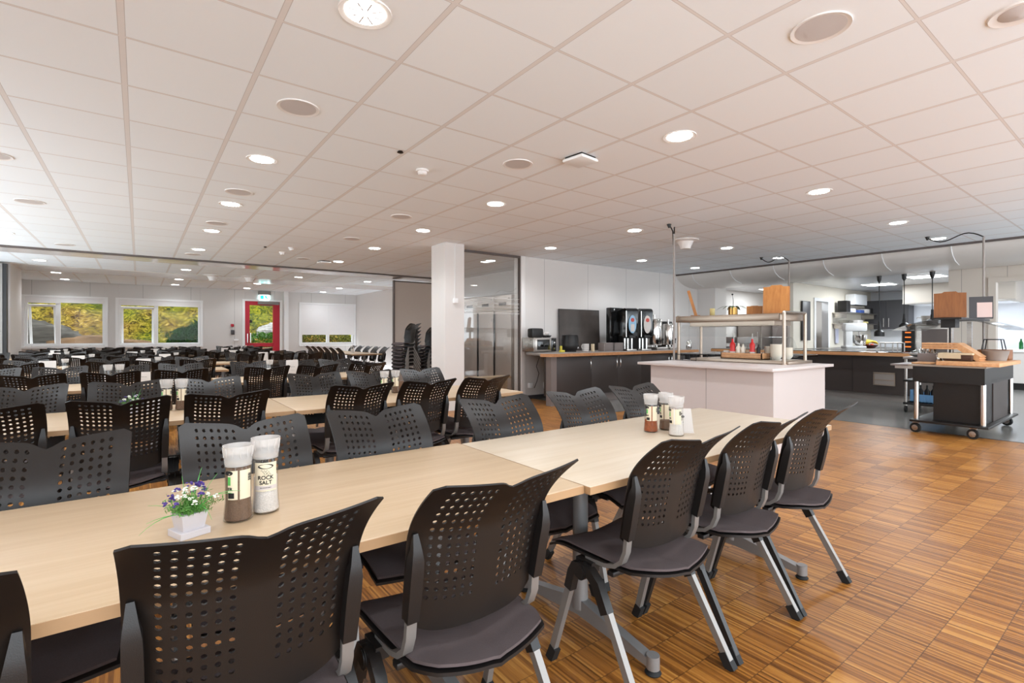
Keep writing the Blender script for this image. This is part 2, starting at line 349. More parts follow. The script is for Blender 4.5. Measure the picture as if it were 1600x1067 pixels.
mb = B(-3.02, -2.94, 4.2, 14.3, 0, .10).box(-3.02, -2.94, 4.2, 14.3, CEIL-.08, CEIL)  # unseen glazed left side, added to let sky light reach the ceiling
for k in range(5): mb.box(-3.02, -2.94, 4.2+k*2.26, 4.26+k*2.26, .1, CEIL-.08)
w = struct('window_4', mb, 'white'); obj('glass_pane', B(-2.985, -2.975, 4.2, 14.3, .1, CEIL-.08), 'winglass', w)
struct('wall_column', B(3.92, 4.27, 7.03, 7.5, 0, CEIL), 'wall', smooth=0)
# glass partition beside the column
p = thing('glass_partition', 'full height clear glass partition between the square column and the servery wall', 'glass partition', (4.3, 7.45, 0))
obj('glass_pane', B(0, 1.44, -.005, .005, .03, CEIL-.05), 'partglass', p)
obj('frame', B(1.42, 1.445, -.03, .03, 0, CEIL).box(0, 1.44, -.03, .03, CEIL-.04, CEIL).box(0, 1.44, -.03, .03, 0, .03), 'track', p)
mb = MB()
for z in (1.60, 1.62, 1.66, 1.72, 1.78, 1.80, 1.88): mb.box(0, 1.42, -.008, -.006, z, z+.008)
obj('frosted_bands', mb, 'frost', p)
# folding wall parked across the opening + stack at the far left
p = thing('folding_wall', 'beige folding wall panel parked beside the stacked chairs', 'folding wall', (5.36, 12.3, 0))
obj('panel', B(0, 1.5, 0, .09, .02, CEIL-.09), 'beige', p); obj('frame', B(-.02, 0, -.01, .1, 0, CEIL-.05).box(-.02, 1.5, -.01, .1, CEIL-.09, CEIL-.06), 'track', p)
p = thing('folding_wall', 'dark folding wall leaves stacked at the far left edge', 'folding wall', (-2.4, 14.2, 0))
obj('panel', B(0, .135, 0, .14, .02, CEIL-.04), 'black', p); obj('panel', B(.14, .2, -.01, .14, .02, CEIL-.04), 'silver', p, label='pale aluminium edge profile')
obj('panel', B(.205, .26, 0, .14, .02, CEIL-.04), 'black', p); obj('panel', B(-1.6, -.01, 0, .14, .02, CEIL-.04), 'black', p)

# windows in the far wall
def window(n, h, blinds, opened=None):
    xa, xb, za, zb = h; mx = (xa+xb)/2 - (.12 if n == 2 else .17 if n == 1 else 0)
    f = .055
    mb = B(xa-.07, xb+.07, YW-.025, YW, zb, zb+.08).box(xa-.07, xa, YW-.025, YW, za-.08, zb).box(xb, xb+.07, YW-.025, YW, za-.08, zb).box(xa-.07, xb+.07, YW-.06, YW, za-.08, za-.02)
    mb.box(xa, xa+f, YW+.04, YW+.12, za, zb).box(xb-f, xb, YW+.04, YW+.12, za, zb).box(xa, xb, YW+.04, YW+.12, za-.02, za+f).box(xa, xb, YW+.04, YW+.12, zb-f, zb).box(mx-.05, mx+.05, YW+.03, YW+.12, za, zb)
    w = struct('window_%d' % n, mb, 'white')
    obj('glass_pane', B(mx+.05, xb-f, YW+.07, YW+.078, za+f, zb-f), 'winglass', w)
    if opened:
        s = obj('sash', MB(), 'white', w); L_ = mx-.05-xa-f; hh = zb-za-2*f
        s.data = B(0, L_, 0, .05, -hh, -hh+.06).box(0, L_, 0, .05, -.06, 0).box(0, .055, 0, .05, -hh, 0).box(L_-.055, L_, 0, .05, -hh, 0).mesh('sash', 'greyp' if 0 else 'white')
        s.location = (xa+f, YW+.1, zb-f-.12); s.rotation_euler = (math.radians(14), 0, 0)
        g = obj('glass_pane', B(.055, L_-.055, .02, .028, -hh+.06, -.06), 'winglass', s)
    else: obj('glass_pane', B(xa+f, mx-.05, YW+.07, YW+.078, za+f, zb-f), 'winglass', w)
    for x0, x1, zz in blinds:
        obj('roller_blind', B(x0, x1, YW-.012, YW-.008, zz, zb+.02).cyl(.022, x0, x1, (0, YW-.01, zb+.03), 12, 'x').box(x0, x1, YW-.018, YW-.002, zz-.015, zz), 'blind', w)
    return w
window(1, WIN[0], [(-2.44, -1.74, 2.10), (-1.74, -.78, 2.12)], True)
window(2, WIN[1], [(-.47, .46, 2.10), (.46, 1.55, 2.10)], True)
window(3, WIN[2], [(4.55, 5.47, 1.24), (5.49, 6.42, 1.24)])
# red glazed door
xa, xb, za, zb = DOOR
d = struct('door_1', B(xa, xa+.14, YW+.0, YW+.12, 0, zb).box(xb-.2, xb, YW, YW+.12, 0, zb).box(xa, xb, YW, YW+.12, zb-.13, zb).box(xa, xb, YW+.01, YW+.11, .95-.13, .95).box(xa, xb, YW, YW+.12, 0, .12), 'red')
obj('glass_pane', B(xa+.14, xb-.2, YW+.06, YW+.068, .95, zb-.13).box(xa+.14, xb-.2, YW+.06, YW+.068, .12, .82), 'winglass', d)
obj('door_handle', MB().tube([(xa+.07, YW, 1.28), (xa+.07, YW-.06, 1.26), (xa+.07, YW-.06, .96), (xa+.07, YW, .94)], .012).tube([(xa+.16, YW-.02, 1.27), (xa+.16, YW-.06, 1.26), (xa+.16, YW-.06, .96), (xa+.16, YW-.02, .95)], .012), 'chrome', d)
obj('door_closer', B(xa+.38, xb-.03, YW-.07, YW, 2.24, 2.33, b=.005).box(xa+.5, xb-.25, YW-.05, YW-.02, 2.19, 2.21), 'silver', d)
obj('lock', B(xa+.14, xa+.21, YW-.01, YW+.02, 1.62, 1.72), 'black', d)
struct('trim_7', B(xb, xb+.08, YW-.03, YW, 0, zb+.06).box(xa-.08, xb+.08, YW-.03, YW, zb, zb+.06).box(xa-.08, xa, YW-.03, YW, 0, zb+.06), 'white')
e = thing('exit_sign', 'green and white illuminated running figure exit sign above the red door', 'exit sign', (3.38, YW-.06, 2.44))
obj('housing', B(-.19, .19, -.03, .04, .12, .24, b=.006), 'silver', e)
pn = obj('sign_panel', B(-.16, .16, -.006, .006, -.04, .12), 'exitw', e)
obj('pictogram', B(-.13, -.03, -.0085, -.006, -.02, .1).prism([(.0, .06), (.03, .1), (.06, .06), (.1, .0), (.07, -.02), (.04, .02), (.0, -.02), (-.01, .0), (.02, .03)], -.0085, -.006, 'y').cyl(.018, -.0085, -.006, (.045, 0, .085), 12, 'y'), 'exitg', pn)
one('fire_alarm_button', B(-.045, .045, -.04, 0, -.045, .045, b=.006), 'red', 'red fire alarm call point on wall left of the red door', 'alarm button', (2.43, YW-.01, 1.53))
one('wall_control', B(-.05, .05, -.04, 0, -.09, .06, b=.006), 'dgrey', 'small dark grey control box below the red alarm button', 'control box', (2.44, YW-.01, 1.32))
one('wall_socket', B(-.07, .07, -.04, 0, -.03, .03, b=.006), 'white', 'small white socket low on wall left of the red door', 'socket', (2.54, YW-.01, 1.05))
# the hillside outside
def hill():
    mb = MB(); nx, ny = 90, 40
    for j in range(ny+1):
        for i in range(nx+1):
            x = -16+i*34/nx; t = j/ny; y = 20.2+t*14
            z = -.15 + 6.2*t**.75 + .9*noise.noise(Vector((x*.25, y*.3, 0)))*min(1, t*4) + .25*noise.noise(Vector((x*1.3, y*1.1, 3)))
            mb.v.append((x, y, z))
    for j in range(ny):
        for i in range(nx): a = j*(nx+1)+i; mb.f.append((a, a+1, a+nx+2, a+nx+1))
    return mb
hm, hb, g = base('hillside', .9)
tc = g.n('ShaderNodeTexCoord'); n1 = g.n('ShaderNodeTexNoise'); n1.inputs['Scale'].default_value = 5.5; n1.inputs['Detail'].default_value = 14; n1.inputs['Roughness'].default_value = .8
n1.inputs['Distortion'].default_value = 1.2
g.L.new(tc.outputs['Object'], n1.inputs['Vector'])
n2 = g.n('ShaderNodeTexNoise'); n2.inputs['Scale'].default_value = .35; n2.inputs['Detail'].default_value = 3; g.L.new(tc.outputs['Object'], n2.inputs['Vector'])
c1 = ramp(g, n1.outputs['Fac'], [(.38, (22, 16, 6)), (.45, (74, 48, 16)), (.51, (122, 96, 24)), (.57, (156, 128, 50)), (.66, (206, 184, 128))])
c2 = ramp(g, n1.outputs['Fac'], [(.38, (14, 20, 3)), (.46, (54, 66, 8)), (.53, (112, 112, 12)), (.63, (168, 150, 40))])
mr = g.n('ShaderNodeMapRange'); mr.inputs[1].default_value = .42; mr.inputs[2].default_value = .58; g.L.new(n2.outputs['Fac'], mr.inputs[0])
g.L.new(g.mix(mr.outputs[0], c1, c2), hb.inputs['Base Color'])
bp = g.n('ShaderNodeBump'); bp.inputs['Strength'].default_value = 1; bp.inputs['Distance'].default_value = .12; g.L.new(n1.outputs['Fac'], bp.inputs['Height']); g.L.new(bp.outputs[0], hb.inputs['Normal'])
tag(obj('hillside', hill(), hm), 'grassy yellow green hillside rising outside the far windows', 'hillside', kind='stuff')
one('ground', B(-20, 18, 18.75, 20.4, -.3, -.12), 'plinth', 'pale paved strip outside the far windows', 'ground')
bpy.data.objects['ground']['kind'] = 'structure'
def rock(name, loc, s, lab, c):
    bm = bmesh.new(); bmesh.ops.create_icosphere(bm, subdivisions=5, radius=1)
    for v in bm.verts:
        p = v.co.copy(); q = 1+.3*noise.noise(p*1.4+Vector(loc))+.1*noise.noise(Vector((p.x*3, p.y*3, p.z*14)))+.05*noise.noise(p*12)
        v.co = Vector((p.x*s[0], p.y*s[1], p.z*s[2]))*q
    me = bpy.data.meshes.new(name); bm.to_mesh(me); bm.free(); me.materials.append(c); me.shade_smooth()
    tag(obj(name, me, loc=loc), lab, 'rock', 'rocks on the hillside')
rk = mat('grey_rock', (72, 68, 62), .9, spec=.08, bump=1, bscale=20, var=.8, vscale=2.5, stretch=(1, 1, 6))
rk2 = mat('brown_rock', (96, 74, 52), .9, spec=.08, bump=1, bscale=20, var=.7, vscale=2.5, stretch=(1, 1, 6))
rock('rock', (-3.2, 21.9, .5), (1.7, .9, 1.2), 'weathered grey rock face outside behind the leftmost window', rk)
rock('rock', (-1.1, 21.6, .35), (1.9, .9, .85), 'long brown layered rock outside right pane of the leftmost window', rk2)
rock('rock', (4.9, 22.6, 1.25), (1.0, .6, .45), 'pale grey rock outside behind the red door glass', mat('pale_rock', (140, 136, 130), .9, spec=.08, bump=1, bscale=10, var=.6, vscale=9))
def bush(loc, s, lab, c, n=900, leaf=.06):
    mb = MB(); rr = random.Random(hash(lab) % 999 if False else len(lab)*7)
    for _ in range(n):
        d = Vector((rr.gauss(0, 1), rr.gauss(0, 1), rr.gauss(0, 1))).normalized()*(.55+.45*rr.random()**.4); q = 1+.25*noise.noise(d*2)
        c0 = Vector((d.x*s[0]*q, d.y*s[1]*q, d.z*s[2]*q)); R = Euler((rr.random()*6, rr.random()*6, rr.random()*6)).to_matrix(); w = leaf*(.6+.8*rr.random())
        mb.add([c0+R @ Vector(p)*w for p in ((-1, 0, 0), (0, -.45, .1), (1, 0, 0), (0, .45, .1))], [(0, 1, 2, 3)])
    tag(obj('bush', mb, c, loc=loc, smooth=0), lab, 'bush', 'bushes on the hillside')
gb = mat('dark_leaves', (22, 52, 6), .7, spec=.08, var=.8, vscale=6); gb2 = mat('bright_leaves', (58, 92, 20), .7, spec=.08, var=.7, vscale=6)
bush((1.85, 21.0, .95), (1.05, .7, .75), 'dark green bush outside at right of the second window', gb, 6000, .06)
bush((3.9, 21.2, .9), (1.25, .6, .42), 'bright green low shrubs outside behind the red door', gb2, 2600, .05)
bush((6.2, 21.4, .9), (1.3, .6, .6), 'olive green shrub outside below the half lowered blinds', mat('olive_leaves', (72, 72, 20), .7, spec=.08, var=.8, vscale=6), 2000, .06)
t = thing('picnic_table', 'weathered wooden picnic table outside behind the red door', 'picnic table', (3.55, 19.35, -.12))
obj('tabletop', B(-1.0, 1.0, -.35, .35, .84, .88), 'oakd', t)
for sx in (-1, 1): obj('leg', MB().tube([(sx*.7, -.3, 0), (sx*.5, 0, .82)], .04).tube([(sx*.7, .3, 0), (sx*.5, 0, .82)], .04), 'oakd', t)

# ------------------------------------------------------------------ ceiling fittings
def spot(loc, w=LAMP_W, size=150, rad=.06, col=(1, .965, .94)):
    l = bpy.data.lights.new('lamp_light', 'SPOT'); l.energy = w; l.spot_size = math.radians(size); l.spot_blend = .7; l.shadow_soft_size = rad; l.color = col
    o = bpy.data.objects.new('lamp_light', l); COL.objects.link(o); o.location = loc; return o
def lamp(x, y, lab, z=CEIL, w=LAMP_W, proto=[None]):
    if proto[0] is None:
        t = thing('recessed_downlight', lab, 'downlight', (x, y, z), 0, 'recessed downlights')
        obj('ring', MB().lathe([(.092, -.001), (.118, -.006), (.12, 0.0), (.088, .0)], n=32), 'lampring', t)
        rf = MB()
        for k in range(8):
            a = 2*PI*k/8; rf.box(-.004, .004, .022, .08, -.008, -.0045).xf(Matrix.Rotation(2*PI/8, 4, 'Z'))
        obj('reflector', rf, 'grille', t)
        obj('bulb', MB().lathe([(1e-6, -.004), (.088, -.004), (.088, -.001), (1e-6, -.001)], n=32), 'lampon', t)
        proto[0] = t
    else: dup(proto[0], (x, y, z), 0, lab, 'recessed downlights')
    spot((x, y, z-.03), w)
xs = [-1.567, .833, 3.233, 5.633, 8.033, 9.86]; ys = [2.242, 4.642, 6.442, 8.26, 10.2]
for j, y in enumerate(ys):
    for i, x in enumerate(xs):
        if x > 6 and y > 8: continue
        lamp(x, y, 'bright round recessed ceiling downlight, %s row from the camera, %s from left' % (ORD[j+1], ORD[i]))
lamp(.833, -.158, 'bright round recessed downlight in the nearest ceiling row, left of camera'); lamp(-1.567, -.158, 'bright round recessed downlight behind camera at left')
lamp(5.633, -.158, 'bright round recessed downlight in the nearest ceiling row, far right'); lamp(8.033, -.158, 'bright round recessed downlight beyond right frame edge')
t = thing('recessed_spotlight', 'unlit recessed spotlight at the top right corner of the ceiling', 'spotlight', (3.24, .447, CEIL))
obj('ring', MB().lathe([(.075, -.001), (.105, -.008), (.11, 0), (.07, 0)], n=32), 'lampring', t); obj('bulb', MB().lathe([(1e-6, -.02), (.05, -.012), (.074, -.001), (1e-6, 0)], n=28), 'grille', t)
for j, y in enumerate((13.55, 16.0, 17.75)):
    for i, x in enumerate((-1.575, .86, 2.75 if j else 3.28, 5.1)):
        lamp(x, y, 'bright round recessed downlight beyond the ceiling track, %s row, %s from left' % (ORD[j], ORD[i]), w=LAMP_W*(.4 if j == 2 else .8))
spk = [(.833, 3.442, 'round ceiling speaker nearest to the brightest downlight'), (2.633, 1.042, 'large round ceiling speaker at top right'), (2.633, 3.442, 'round ceiling speaker left of the white access box'),
       (.833, 5.842, 'round ceiling speaker between second and third lamps of the left lamp line'), (-.967, 7.642, 'round ceiling speaker near left picture edge'), (.833, 7.642, 'round ceiling speaker above the fourth left line lamp'),
       (2.633, 5.842, 'round ceiling speaker left of the column lamp line'), (2.633, 7.642, 'small looking ceiling speaker left above the column'), (-.967, 10.95, 'round ceiling speaker close to the track at left'),
       (-.967, 5.842, 'round ceiling speaker cut by the left picture edge'), (.80, 10.84, 'far ceiling speaker close to the track in left lamp line'), (2.56, 10.2, 'far ceiling speaker close to the track at centre')]
p0 = None
for x, y, lb in spk:
    if p0 is None:
        p0 = thing('ceiling_speaker', lb, 'ceiling speaker', (x, y, CEIL), 0, 'round ceiling speakers')
        obj('ring', MB().lathe([(.108, -.002), (.128, -.007), (.13, 0), (.105, 0)], n=36), 'lampring', p0)
        obj('grille', MB().lathe([(1e-6, -.006), (.109, -.003), (.109, 0), (1e-6, 0)], n=36), 'grille', p0)
    else: dup(p0, (x, y, CEIL), 0, lb)
def detector(x, y, lab):
    t = thing('smoke_detector', lab, 'smoke detector', (x, y, CEIL), 0, 'smoke detectors')
    obj('mount', MB().lathe([(.055, 0), (.055, -.012), (.05, -.016), (1e-6, -.016)], n=24), 'lampring', t)
    obj('sensor', MB().lathe([(.042, -.015), (.04, -.028), (.035, -.045), (.02, -.05), (1e-6, -.05)], n=24).box(-.02, .02, -.043, -.036, -.04, -.028), 'lampring', t)
detector(2.04, 4.08, 'white smoke detector nearest on the ceiling'); detector(2.06, 9.63, 'white smoke detector just before the ceiling track, left one'); detector(2.08, 9.05, 'white smoke detector just before the ceiling track, right one')
one('sprinkler_rosette', MB().lathe([(.02, 0), (.026, -.01), (.012, -.016), (1e-6, -.016)], n=16), 'black', 'tiny black ceiling sensor left of the nearest smoke detector', 'sensor', (1.69, 3.77, CEIL))
one('sprinkler_rosette', MB().lathe([(.02, 0), (.026, -.01), (.012, -.016), (1e-6, -.016)], n=16), 'black', 'tiny black ceiling sensor near the far track', 'sensor', (1.70, 9.2, CEIL))
def wifi(x, y, rz, lab):
    t = thing('wireless_router', lab, 'wireless router', (x, y, CEIL), rz, 'flat ceiling routers')
    obj('housing', B(-.11, .11, -.11, .11, -.045, -.015, b=.02), 'white', t); obj('bracket', B(-.09, .09, -.09, .09, -.016, 0), 'black', t)
wifi(2.95, 3.0, .1, 'flat white square router on the ceiling with dark bracket, nearest'); wifi(2.98, 10.3, .1, 'flat dark rimmed router on the ceiling close to the far track')
for x, y, lb in ((6.836, 4.634, 'white cone shaped ceiling diffuser above the salad island'), (1.47, 14.4, 'white cone shaped ceiling diffuser beyond the track, left'), (2.25, 14.15, 'small white cone ceiling fitting beyond the track, right')):
    one('ceiling_diffuser', MB().lathe([(.2, 0), (.2, -.012), (.12, -.03), (.085, -.10), (.075, -.14), (1e-6, -.14)], n=36), 'lampring', lb, 'ceiling diffuser', (x, y, CEIL), group='cone ceiling fittings')
one('wall_sensor', B(-.04, .04, -.05, 0, -.03, .05, b=.006).tube([(-.0, -.01, .05), (-.0, -.01, .92)], .006), 'white', 'small white sensor box with cable duct on the square column', 'sensor box', (4.09, 7.03, 1.76))

# ------------------------------------------------------------------ cove bulkhead above the servery opening
prof = [(0, 0)]+[(.0+.85*(1-math.cos(a)), -.30*math.sin(a)) for a in [PI/2*k/14 for k in range(1, 15)]]+[(1.15, -.30), (1.15, .02), (0, .02)]
bh = struct('wall_bulkhead', MB().prism([(10.62+a, CEIL-.01+b) for a, b in prof], -4, 7.45, 'y'), 'cove', smooth=30)
struct('trim_8', B(10.585, 10.62, -4, 7.45, CEIL-.035, CEIL), 'track')
mb = MB()
for k in range(14):
    y = 7.0-k*.95
    mb.tube([(10.61, y, CEIL+.0), (10.60, y, CEIL-.03), (10.62, y, CEIL-.09), (10.70, y, CEIL-.18), (10.86, y, CEIL-.255), (11.1, y, CEIL-.30)], .007, 6)
struct('trim_9', mb, 'white')

# ------------------------------------------------------------------ kitchen shell
struct('wall_kitchen_left', B(12.25, 13.32, 5.43, 5.55, 0, 2.5).box(14.2, 17.1, 5.43, 5.55, 0, 2.5).box(13.32, 14.2, 5.43, 5.55, 2.1, 2.5), 'wall_kit')
struct('wall_pillar', B(11.5, 12.0, 6.95, 7.6, 0, 2.5), 'wall')
struct('wall_alcove', B(12, 17, 7.45, 7.6, 0, 2.5).box(15.2, 15.3, 5.55, 7.45, 0, 2.5), 'wall')
struct('wall_kitchen_back', B(17.1, 17.25, -4, 5.55, 0, 2.5), 'kit_lit')
struct('wall_kitchen_front', B(12.0, 12.12, 2.02, 2.58, 0, 2.5).box(12.0, 12.12, -4, 2.02, 2.17, 2.5), 'wall_k')
struct('trim_10', B(11.97, 12.15, 1.94, 2.04, 0, 2.22).box(11.97, 12.15, -4, 1.94, 2.14, 2.22), 'kpan')
struct('wall_right', B(12.0, 18, -4.1, -4, 0, 2.5), 'wall')
d = struct('door_2', B(13.32, 13.4, 5.4, 5.56, 0, 2.14).box(14.12, 14.2, 5.4, 5.56, 0, 2.14).box(13.32, 14.2, 5.4, 5.56, 2.06, 2.14), 'white')
obj('door_leaf', B(0, .7, 0, .04, 0, 2.0), 'greyp', d, (13.42, 5.52, 0.02), (0, 0, .45)); obj('door_handle', B(.6, .63, -.05, 0, 1.0, 1.15), 'chrome', d, (13.42, 5.52, 0.02), (0, 0, .45))
# kitchen ceiling light panels
def klight(x, y, lab, w, proto=[None]):
    t = thing('ceiling_light_panel', lab, 'ceiling light panel', (x, y, 2.45), 0, 'kitchen light panels')
    obj('frame', B(-.31, .31, -.31, .31, -.012, 0), 'white', t); obj('diffuser', B(-.28, .28, -.28, .28, -.016, -.011), mat('lit_panel', (255, 250, 242), .5, emit=5), t)
    l = bpy.data.lights.new('panel_light', 'AREA'); l.energy = w; l.size = .55; l.color = (1, .97, .93); o = bpy.data.objects.new('panel_light', l); COL.objects.link(o); o.location = (x, y, 2.42)
klight(13.2, 3.2, 'square lit ceiling panel inside the kitchen above pendant lamps', 20); klight(14.4, 4.4, 'square lit ceiling panel deep inside the kitchen', 18)
klight(14.2, .9, 'square lit ceiling panel behind the kitchen doorway', 16); klight(13.6, 6.5, 'square lit ceiling panel in the dishwashing alcove', 18)

# ------------------------------------------------------------------ canteen chair
def shell_mesh():
    TW = .216
    def P(u, v):                                      # u -1..1 across, v 0..1 top to bottom
        a = abs(u)
        zt = .880 + .027*a + .0 - .016*math.exp(-(a/.13)**2) - .012*max(0, a-.93)/.07
        zb = .492 + .05*a**5
        z = zt*(1-v)+zb*v
        t = max(0, (z-.492)/.403)
        hw = .199+.013*t
        ys = -.120 - .085*t**1.15 - .10*max(0, t-.62)**1.7/.19
        bulge = .036+.012*(1-t)
        y = ys - bulge*max(0, 1-a)**.9 - .010*math.sin(PI*min(1, a*1.0))
        return Vector((u*hw*(1.0), y, z))
    us = [0, .072, .145]+[.145+.055*k for k in range(1, 13)]+[.9, 1.0]
    us = [-x for x in us[::-1]][:-1]+us; vs = [0, .015, .03]+[.03+.028*k for k in range(1, 29)]+[.85, .89, .93, .965, 1.0]
    bm = bmesh.new(); nu, nv = len(us), len(vs)
    g = [[bm.verts.new(P(u, v)) for u in us] for v in vs]
    mid = nu//2; holes = set()
    for side in (1, -1):
        for c in range(6):
            ic = mid+side*(3+2*c) if False else (mid+2+2*c if side > 0 else mid-2-2*c-2)
            for r in range(14): holes.add((2+2*r, ic))
    cov = {(r+a, c+b) for r, c in holes for a in (0, 1) for b in (0, 1)}
    for r in range(nv-1):
        for c in range(nu-1):
            if (r, c) not in cov: bm.faces.new((g[r][c], g[r][c+1], g[r+1][c+1], g[r+1][c]))
    for r, c in holes:
        o8 = [(r, c), (r, c+1), (r, c+2), (r+1, c+2), (r+2, c+2), (r+2, c+1), (r+2, c), (r+1, c)]
        uc, vc = (us[c]+us[c+2])/2, (vs[r]+vs[r+2])/2
        inn = []
        for rr, cc in o8:
            du, dv = us[cc]-uc, vs[rr]-vc; dx, dz = du*.2, dv*.38; l = math.hypot(dx, dz); k = .0056/l
            inn.append(bm.verts.new(P(uc+du*k, vc+dv*k)))
        for k in range(8):
            a, b = o8[k], o8[(k+1) % 8]
            bm.faces.new((g[a[0]][a[1]], g[b[0]][b[1]], inn[(k+1) % 8], inn[k]))
    bmesh.ops.recalc_face_normals(bm, faces=bm.faces)
    bmesh.ops.solidify(bm, geom=bm.faces[:], thickness=.0042)
    me = bpy.data.meshes.new('backrest'); bm.to_mesh(me); bm.free(); me.materials.append(M['shell']); me.shade_smooth(); me.set_sharp_from_angle(angle=math.radians(40)); return me
def seat_mesh(name, m, hw, y0, y1, zo, th, rnd=.05):
    mb = MB(); nu, nv = 16, 14
    def P(u, v):
        a = abs(u); y = y0+(y1-y0)*v
        w = hw*(1-.10*max(0, 1-v)**2.2) ; w *= 1-.14*max(0, .12-v)/.12 - .03*max(0, v-.93)/.07
        yb = -.028*max(0, 1-a**2)*max(0, 1-v)**6
        z = .432+.020*a**1.5 - .004*math.exp(-(a/.08)**2) - .03*max(0, v-.78)**2/.0484 + .012*max(0, .18-v)/.18
        return Vector((u*w, y+yb, z+zo))
    for k in (0, 1):
        for j in range(nv+1):
            for i in range(nu+1):
                p = P(-1+2*i/nu, j/nv); e = 1 if 0 < i < nu and 0 < j < nv else .0
                mb.v.append((p.x*(1 if e or k == 0 else 1), p.y, p.z-(th if k else (0 if e else th*.35))))
    n = (nu+1)*(nv+1)
    for j in range(nv):
        for i in range(nu):
            a = j*(nu+1)+i; mb.f.append((a, a+1, a+nu+2, a+nu+1)); mb.f.append((n+a, n+a+nu+1, n+a+nu+2, n+a+1))
    rim = [(0, i) for i in range(nu)]+[(j, nu) for j in range(nv)]+[(nv, i) for i in range(nu, 0, -1)]+[(j, 0) for j in range(nv, 0, -1)]
    for k in range(len(rim)):
        a = rim[k]; b = rim[(k+1) % len(rim)]; ia = a[0]*(nu+1)+a[1]; ib = b[0]*(nu+1)+b[1]; mb.f.append((ia, ib, n+ib, n+ia))
    return mb.mesh(name, m, 50)
def leg_mb(sx, fr):
    top, bot = ((.228, .070, .345), (.243, .165, .028)) if fr else ((.228, -.072, .345), (.243, -.255, .028))
    mb = MB().tube([(sx*top[0], top[1], top[2]), (sx*bot[0], bot[1], bot[2])], 0, flat=(.022, .026)); return mb
def foot_mb(sx, fr):
    y, dy = (.165, .014) if fr else (-.255, -.022)
    return MB().tube([(sx*.2415, y*.92+.0, .052), (sx*.243, y, .02), (sx*.244, y+dy*.6, .0)], 0, flat=(.028, .034))
CH = {}
CH['seat'] = seat_mesh('seat', M['black'], .208, -.232, .232, -.012, .014)
CH['cushion'] = seat_mesh('seat_cushion', M['fabric'], .200, -.226, .224, 0.002, .012)
CH['backrest'] = shell_mesh()
for sx in (-1, 1):
    CH['sleeve', sx] = MB().tube([(sx*.195, -.188, .76), (sx*.194, -.192, .725), (sx*.193, -.188, .70), (sx*.192, -.178, .66), (sx*.191, -.166, .60), (sx*.190, -.154, .545)], 0, flat=[(.012, .008), (.022, .018), (.030, .030), (.032, .034), (.032, .034), (.030, .032)]).mesh('back_sleeve', 'black', 40)
    CH['bracket', sx] = MB().tube([(sx*.189, -.155, .548), (sx*.190, -.150, .50), (sx*.190, -.134, .462), (sx*.190, -.104, .437), (sx*.191, -.06, .425), (sx*.192, .03, .42)], 0, flat=(.026, .014)).mesh('back_bracket', 'silver', 60)
    h = MB().cyl(.030, sx*.208, sx*.244, (0, .02, .385), 20, 'x') if sx > 0 else MB().cyl(.030, sx*.244, sx*.208, (0, .02, .385), 20, 'x')
    h.cyl(.022, sx*.244-.003, sx*.244+.003, (0, .02, .385), 20, 'x')
    h.tube([(sx*.226, .02, .395), (sx*.227, .052, .392), (sx*.228, .066, .365), (sx*.230, .082, .30)], 0, flat=(.030, .034))
    h.tube([(sx*.226, .02, .395), (sx*.227, -.02, .392), (sx*.228, -.055, .365), (sx*.232, -.102, .285)], 0, flat=(.030, .036))
    h.box(sx*.185, sx*.222, -.02, .06, .385, .42)
    CH['hinge', sx] = h.mesh('hinge', 'black', 40)
    for fr in (0, 1):
        CH['leg', sx, fr, 0] = leg_mb(sx, fr).mesh('leg', 'silver', 40); CH['leg', sx, fr, 1] = leg_mb(sx, fr).mesh('leg', 'blackleg', 40); CH['foot', sx, fr] = foot_mb(sx, fr).mesh('foot', 'rubber', 40)
CH['crossbar'] = B(-.2, .2, -.0, .045, .385, .412, b=.004).box(-.2, .2, -.10, -.07, .395, .413, b=.004).box(-.16, -.13, -.1, .1, .395, .415).box(.13, .16, -.1, .1, .395, .415).mesh('crossbar', 'blackleg')
def make_chair(blackleft=False):
    t = thing('perforated_chair', '-', 'chair')
    for k, n in (('seat', 'seat_shell'), ('cushion', 'seat_cushion'), ('backrest', 'backrest'), ('crossbar', 'crossbar')): obj(n, CH[k], parent=t)
    for sx in (-1, 1):
        obj('back_sleeve', CH['sleeve', sx], parent=t); obj('back_bracket', CH['bracket', sx], parent=t); obj('hinge', CH['hinge', sx], parent=t)
        for fr in (0, 1):
            bl = blackleft and sx < 0
            l = obj('leg', CH['leg', sx, fr, int(bl)], parent=t)
            if bl: l['label'] = 'black leg'
            obj('foot', CH['foot', sx, fr], parent=l)
    return t
protoA, protoB = make_chair(), make_chair(True); used = {0: False, 1: False}
def chair(x, y, rz, label, group, bl=False, far=False, z=0.):
    rz += random.uniform(-.015, .015) if z == 0 else 0
    p = protoB if bl else protoA
    if not used[int(bl)] and not far:
        used[int(bl)] = True; p.location = (x, y, z); p.rotation_euler = (0, 0, rz); p['label'] = label; p['group'] = group; return p
    return dup(p, (x, y, z), rz, label, group, ('foot', 'hinge', 'crossbar') if far else ())

